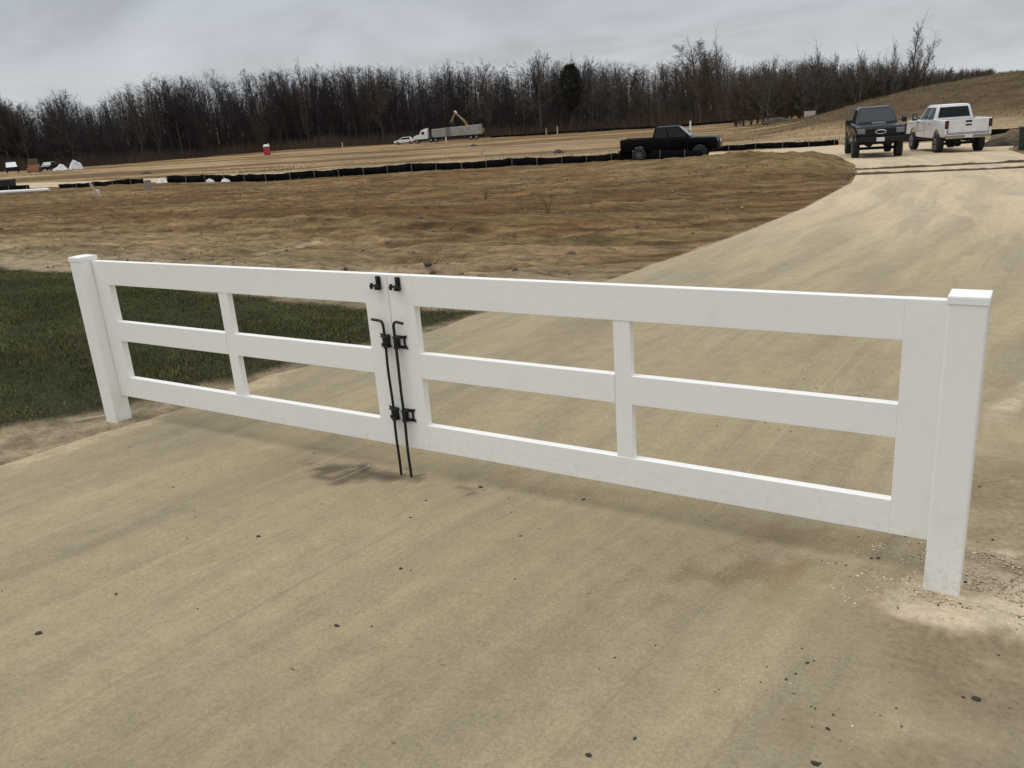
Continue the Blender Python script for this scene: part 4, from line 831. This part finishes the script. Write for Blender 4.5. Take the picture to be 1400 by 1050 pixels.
# ------------------------------------------------------------------ bare trees
def bark(name, c, c2):
    return mat(name, c, .95, spec=.1, col2=c2, vscale=1.3)
BARK = [bark('grey_bark', (.062, .052, .046), (.036, .031, .029)), bark('brown_bark', (.105, .080, .060), (.060, .047, .037)), bark('pale_bark', (.15, .13, .11), (.085, .073, .062))]
TWIG = [bark('grey_twigs', (.044, .037, .038), (.028, .025, .027)), bark('brown_twigs', (.105, .078, .056), (.070, .052, .040)), bark('pale_twigs', (.125, .102, .086), (.08, .065, .055))]
TWIG_R = bark('mixed_twigs', (.075, .058, .046), (.045, .036, .031))
def norm(v): return v/np.linalg.norm(v)
class TreeGen:
    def __init__(s, seed, H, style):
        s.r = np.random.RandomState(seed); s.tw = []; s.mb = MB(); s.H = H; s.st = style; s.grow()
    def limb(s, p, d, L, rad, lvl):
        n = 5 if lvl == 0 else 3; pts = [p]; rs = [rad]; q = p.copy(); dd = d.copy()
        st = s.st
        for i in range(n):
            wob = s.r.normal(0, st['wob'][min(lvl, 3)], 3); wob[2] += st['rise'][min(lvl, 3)]
            dd = norm(dd+wob); q = q+dd*L/n; pts.append(q.copy()); rs.append(rad*(1-(.62 if lvl == 0 else .8)*(i+1)/n))
        if lvl <= 2: s.mb.tube([tuple(a) for a in pts], [max(.012, a) for a in rs], 6 if lvl == 0 else 4 if lvl == 1 else 3, cap=False)
        else:
            s.tw.append((pts[0], pts[-1], max(.011, rad)))
        if lvl >= 4: return
        nc = st['n'][lvl]; t0 = st['t0'] if lvl == 0 else .18
        for k in range(nc):
            t = t0+(1-t0)*(k+s.r.rand())/nc; f = t*n; i = min(int(f), n-1); b = pts[i]+(pts[i+1]-pts[i])*(f-i)
            ax = norm(pts[i+1]-pts[i]); ra = norm(np.cross(ax, s.r.normal(0, 1, 3))); a = math.radians(st['ang'][lvl]*s.r.uniform(.7, 1.25))
            if lvl == 0 : a *= (1.15-.45*t)
            nd = norm(ax*math.cos(a)+ra*math.sin(a))
            ll = L*st['len'][lvl]*s.r.uniform(.65, 1.15)*((st['fl'][0]+(st['fl'][1]-st['fl'][0])*(t-t0)/(1-t0)) if lvl == 0 else (1.1-.5*t))
            s.limb(b, nd, ll, max(.010, rs[i]*.55*(1-.3*t)), lvl+1)
        if lvl in (0, 1):
            s.limb(pts[-1], dd, L*.28, rs[-1]*.8, lvl+1 if lvl else 2)
    def grow(s):
        s.limb(np.zeros(3)-np.array([0, 0, .3]), np.array([0, 0, 1.]), s.H*s.st['trunk'], s.H*s.st['rad'], 0)
        for fork in range(s.st.get('forks', 0)):
            a = s.r.rand()*6.28; s.limb(np.zeros(3)-np.array([0, 0, .3]), norm(np.array([.25*math.cos(a), .25*math.sin(a), 1.])), s.H*s.st['trunk']*s.r.uniform(.65, .95), s.H*s.st['rad']*.7, 0)
    def meshes(s, bm_, tm):
        tr = s.mb
        P = np.array([[a, b] for a, b, _ in s.tw]); R_ = np.array([c for _, _, c in s.tw]); n = len(P)
        d = P[:, 1]-P[:, 0]; a = np.cross(d, s.r.normal(0, 1, (n, 3))); a /= np.linalg.norm(a, axis=1)[:, None]+1e-9
        b = np.cross(d, a); b /= np.linalg.norm(b, axis=1)[:, None]+1e-9; w = R_[:, None]*s.st.get('tww', 1.0)
        V_ = np.stack([P[:, 0]+a*w, P[:, 0]-a*w*.5+b*w*.87, P[:, 0]-a*w*.5-b*w*.87, P[:, 1]], 1)
        F = (np.array([(0, 1, 3), (1, 2, 3), (2, 0, 3)])[None]+4*np.arange(n)[:, None, None]).reshape(-1, 3)
        top = max(P[:, 1, 2].max(), .1)
        return tr, V_.reshape(-1, 3), F, top, bm_, tm
FOREST = dict(wob=(.04, .10, .16, .22), rise=(.02, .09, .07, .05), n=(19, 7, 7, 5), ang=(46, 44, 46, 46), len=(.36, .50, .56, .58), t0=.30, trunk=.72, rad=.0115, tww=1.2, fl=(.85, .75))
SLIM = dict(FOREST, n=(20, 6, 6, 5), ang=(34, 38, 42, 42), len=(.27, .48, .54, .57), t0=.26, rad=.0095, trunk=.76, fl=(.9, .6))
OAK = dict(wob=(.07, .20, .26, .28), rise=(.0, .06, .05, .03), n=(12, 7, 7, 6), ang=(64, 46, 48, 46), len=(.66, .46, .50, .50), t0=.30, trunk=.66, rad=.018, tww=1.2, fl=(1.1, .6))
SCRUB = dict(wob=(.06, .12, .18, .22), rise=(.02, .10, .08, .05), n=(14, 6, 6, 5), ang=(36, 38, 42, 42), len=(.34, .50, .52, .55), t0=.12, trunk=.78, rad=.009, forks=2, tww=1.0, fl=(1.1, .6))
POPLAR = dict(wob=(.03, .09, .14, .20), rise=(.02, .14, .10, .06), n=(26, 6, 5, 4), ang=(30, 34, 38, 40), len=(.24, .42, .50, .55), t0=.25, trunk=.86, rad=.0085, forks=1, tww=.9, fl=(1.1, .5))
def tree_proto(seed, H, st, bi):
    g = TreeGen(seed, H, st); tr, V_, F, top, bm_, tm = g.meshes(BARK[bi], TWIG[bi])
    root = empty('bare_tree', (0, 0, 0)); tr.build('trunk', bm_, root); mesh_np('crown', V_, F, tm, root); root['h'] = 0.0
    return root, top
#TREES-START
def tmb(name): return None
PROT = {'forest': [tree_proto(300+i, 15, FOREST, [0, 0, 1, 0, 1][i]) for i in range(5)], 'slim': [tree_proto(320+i, 15, SLIM, [0, 1, 0][i]) for i in range(3)],
        'oak': [tree_proto(340+i, 13, OAK, i % 2) for i in range(2)], 'scrub': [tree_proto(360+i, 9, SCRUB, [1, 2, 1][i]) for i in range(3)], 'tan': [tree_proto(390, 15, FOREST, 1), tree_proto(391, 15, SLIM, 2), tree_proto(392, 13, FOREST, 1)], 'poplar': [tree_proto(380, 14, POPLAR, 2), tree_proto(381, 14, POPLAR, 1)]}
USED = set()
def tree(kind, x, y, h, label, group=None, which=None, wide=1.0, name='bare_tree', sink=.1):
    lst = PROT[kind]; i = random.randrange(len(lst)) if which is None else which; src, top = lst[i]
    o = src if (kind, i) not in USED else copy_tree(src); USED.add((kind, i))
    s_ = h/top; o.scale = (s_*wide, s_*wide, s_); o.location = (x, y, float(base(x, y))-sink); o.rotation_euler = (0, 0, random.uniform(0, 6.28))
    if 'h' in o: del o['h']
    o.name = name
    for k in ('label', 'group'):
        if k in o: del o[k]
    tag(o, label, 'tree', group)
LINE = [(-178.8, 93.6, 19.3), (-173.2, 93.6, 16.3), (-167.3, 93.2, 14.9), (-164.8, 97.8, 14.5), (-160.8, 99.1, 15.9), (-155.9, 101.9, 12.5), (-153.2, 108.9, 16.5), (-152.3, 121.4, 19.4), (-147.8, 130.3, 17.6), (-142, 137.0, 19.2), (-128.9, 138.2, 17.0), (-110.4, 138.7, 16.8), (-98.5, 142.3, 15.4), (-93.3, 144.3, 15.0), (-87.4, 147.3, 12.1), (-82.4, 149.2, 14.7), (-74.6, 149.9, 14.2), (-64.2, 149.7, 11.1), (-57.1, 151.1, 11.4), (-52.0, 154.2, 14.2), (-47.8, 156.0, 15.0), (-45.2, 157.4, 10.8), (-41.3, 163.0, 11.0), (-34, 166, 10.5), (-24, 168, 9.5), (-14, 170, 5.5), (-6, 171, 3.0)]
LN = np.array(LINE); LL = np.concatenate([[0], np.cumsum(np.hypot(*np.diff(LN[:, :2], axis=0).T))])
def on_line(s_, back):
    x = np.interp(s_, LL, LN[:, 0]); y = np.interp(s_, LL, LN[:, 1]); h = np.interp(s_, LL, LN[:, 2]); d = np.hypot(x-PX, y-PY)
    return x+(x-PX)/d*back, y+(y-PY)/d*back, h*(1+back/d)
WOODLBL = 'bare dark tree standing among many in the woods beyond the field'
for row, (bk0, bk1, hs, stp) in enumerate(((8, 12, .93, 2.7), (14, 20, 1.0, 3.1), (24, 32, .99, 3.4))):
    for s0 in np.arange(-8, LL[-1], stp):
        s_ = s0+random.uniform(-1.1, 1.1); b = random.uniform(bk0, bk1); x, y, h = on_line(s_, b)
        h *= hs*random.choice([.90, .95, .98, 1.0, 1.03])*random.uniform(.96, 1.03)*(.80+.36*float(fbm(np.array([s_*.09]), np.array([row*.4]), 191, 3)[0]))
        kind = random.choices(['forest', 'slim', 'scrub'] if row == 0 else ['forest', 'slim'], [5, 4, 1.0] if row == 0 else [6, 4])[0]
        if kind == 'scrub': h *= .72
        elif x > -84 and row < 2 and random.random() < .7: kind = 'tan'
        tree(kind, x, y, h, WOODLBL, 'trees of the woods beyond the field', sink=.3)
# trees that stand out by their own shape
tree('oak', -162.8, 101.0, 14.9, 'wide spreading bare tree with curved limbs, sky behind, far left of the woods', which=0, wide=1.15)
tree('oak', -86.0, 156.0, 16.4, 'round-crowned bare tree left of the dark evergreen in mid woods', which=1, wide=1.0)
tree('oak', -77.5, 156.5, 15.5, 'round-crowned bare tree right of the dark evergreen in mid woods', which=0, wide=.85)
tree('forest', -52.6, 158.0, 16.4, 'tall broad bare tree rising above the woods right of centre', which=2, wide=1.25)
tree('poplar', -49.0, 159.0, 17.8, 'slender pale tree beside the tall broad one right of centre', which=1, wide=1.1)
# thinner, paler trees behind the slope on the right
for x, y, zt, k, w_, lb in ((-32.8, 131.6, 7.5, 'scrub', 1, 'thin grey tree at the left end of the row behind the slope'), (-26.6, 136.2, 9.6, 'poplar', 1.3, 'feathery upright tree behind the slope, above the dark pickup'),
        (-21.0, 139.4, 8.4, 'poplar', 1.4, 'bushy upright tree behind the slope right of the feathery one'), (-16.9, 142.7, 9.6, 'poplar', .9, 'thin tree just left of the tallest one on the right'),
        (-14.5, 144.9, 12.2, 'poplar', 1.6, 'tallest slender pale tree standing out above the slope on the right')):
    tree(k, x, y, zt-float(base(x, y)), lb, wide=w_, which=0 if k == 'poplar' else 1)
for k in range(66):
    t = (k+random.random())/66; x = -40+32.5*t; y = 134+16*t+random.uniform(-6, 9)
    zt = np.interp(x, [-40, -33, -30, -26, -23, -21, -18.5, -16, -13, -11.5, -10, -7.5], [6.2, 7.2, 7.6, 8.2, 6.8, 7.8, 6.0, 6.8, 6.6, 5.0, 4.2, 3.4])*random.uniform(.70, 1.02)
    tree(random.choice(['scrub', 'scrub', 'poplar']), x, y, max(2.5, zt-float(base(x, y))), 'thin brown bare tree in the scrubby row behind the right-hand slope', 'scrubby trees behind the slope on the right', wide=1.15)
for k in range(14):
    x = -8.4+.62*k+random.uniform(-.2, .2); y = 147+random.uniform(-3, 6); zt = np.interp(x, [-8.4, -6.5, -5, -3.6, 0], [3.9, 3.5, 3.0, 2.4, 2.4])
    tree('scrub', x, y, max(1.2, zt-float(base(x, y)))*random.uniform(.75, 1.05), 'low dark bush at the right end of the row behind the slope', 'low bushes on the crest at the right', wide=1.5, name='bare_bush')
for k_, lst in PROT.items():          # drop any prototype no tree was made from
    for i_, (src_, top_) in enumerate(lst):
        if (k_, i_) not in USED:
            for c_ in list(src_.children): bpy.data.objects.remove(c_)
            bpy.data.objects.remove(src_)
# one evergreen
def evergreen(x, y, h, label):
    r = empty('evergreen_tree', (x, y, float(base(x, y))), 0, label, 'tree'); MB().tube([(0, 0, 0), (0, 0, h*.5), (.1, 0, h*.95)], [.2, .14, .03], 6).build('trunk', BARK[0], r)
    n = 3600; rn = np.random.RandomState(5); t = rn.rand(n)**.8; R_ = 2.3*np.sqrt(np.clip(1-((t-.55)/.47)**2, 0, 1))*(.55+.45*rn.rand(n)); a = rn.rand(n)*6.28
    c = np.stack([R_*np.cos(a), R_*np.sin(a), h*(.30+.70*t)], 1)+rn.normal(0, .15, (n, 3)); d1 = rn.normal(0, .22, (n, 3)); d2 = rn.normal(0, .12, (n, 3))
    mesh_np('crown', np.stack([c-d1, c+d1, c+d2], 1).reshape(-1, 3), np.arange(3*n).reshape(-1, 3), mat('evergreen_needles', (.030, .030, .022), .9, spec=.1), r)
evergreen(-77.6, 153.6, 12.6, 'dark rounded evergreen tree amid the bare woods')
# depth of the woods: undergrowth and crowded stems nobody could count
def woodland():
    rn = np.random.RandomState(77); n = 13000
    s_ = rn.uniform(-25, LL[-1]+6, n); b = rn.uniform(12, 75, n); x = np.interp(s_, LL, LN[:, 0]); y = np.interp(s_, LL, LN[:, 1]); h = np.interp(s_, LL, LN[:, 2]); d = np.hypot(x-PX, y-PY)
    x, y = x+(x-PX)/d*b, y+(y-PY)/d*b; left = s_ < 0; x = np.where(left, x-2*np.abs(s_)*.5, x); hh = h*(1+b/d)*rn.uniform(.40, .93, n)*(.82+.30*fbm(s_*.09, s_*0+.4, 191, 3)); zb = base(x, y)-.3
    lean = rn.normal(0, .10, (n, 2))*hh[:, None]*.6; r = rn.uniform(.03, .13, n)
    # stems
    A_ = np.stack([x, y, zb], 1); B_ = np.stack([x+lean[:, 0], y+lean[:, 1], zb+hh], 1)
    # twiggy side shoots
    m = 300000; i = rn.randint(0, n, m); t = rn.uniform(.02, 1, m)**.55; p = A_[i]+(B_[i]-A_[i])*t[:, None]; L_ = rn.uniform(.6, 2.3, m)*(1.15-.45*t)
    a = rn.rand(m)*6.28; el = rn.uniform(.0, 1.15, m); q = p+np.stack([np.cos(a)*np.cos(el), np.sin(a)*np.cos(el), np.sin(el)], 1)*L_[:, None]
    P0 = np.concatenate([A_, p]); P1 = np.concatenate([B_, q]); Rr = np.concatenate([r, rn.uniform(.014, .036, m)])
    dd = P1-P0; e = np.cross(dd, rn.normal(0, 1, (len(dd), 3))); e /= np.linalg.norm(e, axis=1)[:, None]; f = np.cross(dd, e); f /= np.linalg.norm(f, axis=1)[:, None]; w = Rr[:, None]
    V_ = np.stack([P0+e*w, P0-e*w*.5+f*w*.87, P0-e*w*.5-f*w*.87, P1], 1).reshape(-1, 3); F = (np.array([(0, 1, 3), (1, 2, 3), (2, 0, 3)])[None]+4*np.arange(len(dd))[:, None, None]).reshape(-1, 3)
    xr_ = (P0[:, 0] > -84); F3 = F.reshape(-1, 3, 3); V4 = V_.reshape(-1, 4, 3)
    for sel, mt_, lb in ((~xr_, TWIG[0], 'crowded dark stems filling the depth of the far woods, left and centre'), (xr_, TWIG_R, 'crowded brownish stems filling the far woods right of the evergreen')):
        v4 = V4[sel].reshape(-1, 3); nn = int(sel.sum()); f3 = (np.array([(0, 1, 3), (1, 2, 3), (2, 0, 3)])[None]+4*np.arange(nn)[:, None, None]).reshape(-1, 3)
        tag(mesh_np('woodland', v4, f3, mt_), lb, 'woods', kind='stuff')
    # low brush along the foot
    n = 60000; s_ = rn.uniform(-20, LL[-1]+4, n); b = rn.uniform(6, 30, n); x = np.interp(s_, LL, LN[:, 0]); y = np.interp(s_, LL, LN[:, 1]); d = np.hypot(x-PX, y-PY)
    x, y = x+(x-PX)/d*b, y+(y-PY)/d*b; hh = rn.uniform(.5, 3.2, n)*(.5+fbm(x*.2, y*.2, 131, 3)); zb = base(x, y)-.2; a = rn.rand(n)*6.28; l = hh*rn.uniform(.0, .7, n); w = rn.uniform(.02, .06, n)
    V_ = np.stack([np.stack([x-w, y-w*.6, zb], 1), np.stack([x+w, y+w*.6, zb], 1), np.stack([x+l*np.cos(a), y+l*np.sin(a), zb+hh], 1)], 1).reshape(-1, 3)
    tag(mesh_np('undergrowth', V_, np.arange(3*n).reshape(-1, 3), TWIG[1]), 'low brown brush along the foot of the woods', 'brush', kind='stuff')
woodland()
# dry weeds standing in the field
def weed(x, y, h, n, seed, label, m=None, name='dry_weed'):
    rn = random.Random(seed); q = MB()
    for k in range(n):
        a = rn.uniform(0, 6.28); l = rn.uniform(.15, .5)*h; hh = h*rn.uniform(.6, 1); p0 = Vector((rn.uniform(-.03, .03)*h*3, rn.uniform(-.03, .03)*h*3, -.02)); p1 = Vector((l*.4*math.cos(a), l*.4*math.sin(a), hh*.55)); p2 = Vector((l*math.cos(a), l*math.sin(a), hh))
        q.tube([p0, p1, p2], [.004, .003, .0015], 3, cap=False)
        for j in range(4):
            t = rn.uniform(.4, 1); b = p1.lerp(p2, t); q.tube([b, b+Vector((rn.uniform(-.12, .12), rn.uniform(-.12, .12), rn.uniform(.02, .12)))*h*1.3], [.0025, .001], 3, cap=False)
    o = q.build(name, m or M_WEED, None); o.location = (x, y, gz(x, y)); tag(o, label, 'weed'); return o
M_WEED = mat('dry_stems', (.15, .11, .065), .9, var=.4)
weed(-4.01, 12.37, .36, 12, 1, 'larger dry twiggy weed in the middle of the brown field')
weed(-3.3, 12.9, .2, 8, 2, 'smaller dry weed right of the larger one in the field')
weed(-7.6, 15.5, .30, 14, 3, 'thin dry weed farther out left in the field')
def tufts():
    rn = np.random.RandomState(9); n = 26000
    x = rn.uniform(-60, 6, n); y = rn.uniform(5, 60, n)
    x2 = rn.uniform(-24, 14, n); y2 = rn.uniform(60, 112, n); x = np.concatenate([x, x2]); y = np.concatenate([y, y2]); n *= 2
    x3 = rn.uniform(3.6, 9, 9000); y3 = rn.uniform(27, 60, 9000); x = np.concatenate([x, x3]); y = np.concatenate([y, y3]); n = len(x)
    k = (road_mask(x, y) < .02) & (rn.rand(n) < 1.2*sst(.46, .66, fbm(x*.45, y*.45, 141, 3))+.5*(x > 3.4)); x, y = x[k], y[k]; n = len(x)
    z_ = base(x, y)+relief(x, y); s_ = .5+np.hypot(x-PX, y-PY)/60; h = rn.uniform(.03, .12, n)*s_; w = rn.uniform(.006, .016, n)*s_; a = rn.rand(n)*6.28; l = h*rn.uniform(.2, 1.2, n); b = rn.rand(n)*6.28
    V_ = np.stack([np.stack([x-w*np.cos(b), y-w*np.sin(b), z_-.01], 1), np.stack([x+w*np.cos(b), y+w*np.sin(b), z_-.01], 1), np.stack([x+l*np.cos(a), y+l*np.sin(a), z_+h], 1)], 1).reshape(-1, 3)
    c = np.array([.16, .12, .06])*(.5+.9*rn.rand(n))[:, None]; g = rn.rand(n) < .25; c[g] = np.array([.07, .075, .03])
    tag(mesh_np('dry_grass', V_, np.arange(3*n).reshape(-1, 3), bpy.data.materials['grass_blades'], cols=np.repeat(c, 3, 0)), 'sparse tufts of dry grass over the field and slope', 'grass', kind='stuff')
tufts()
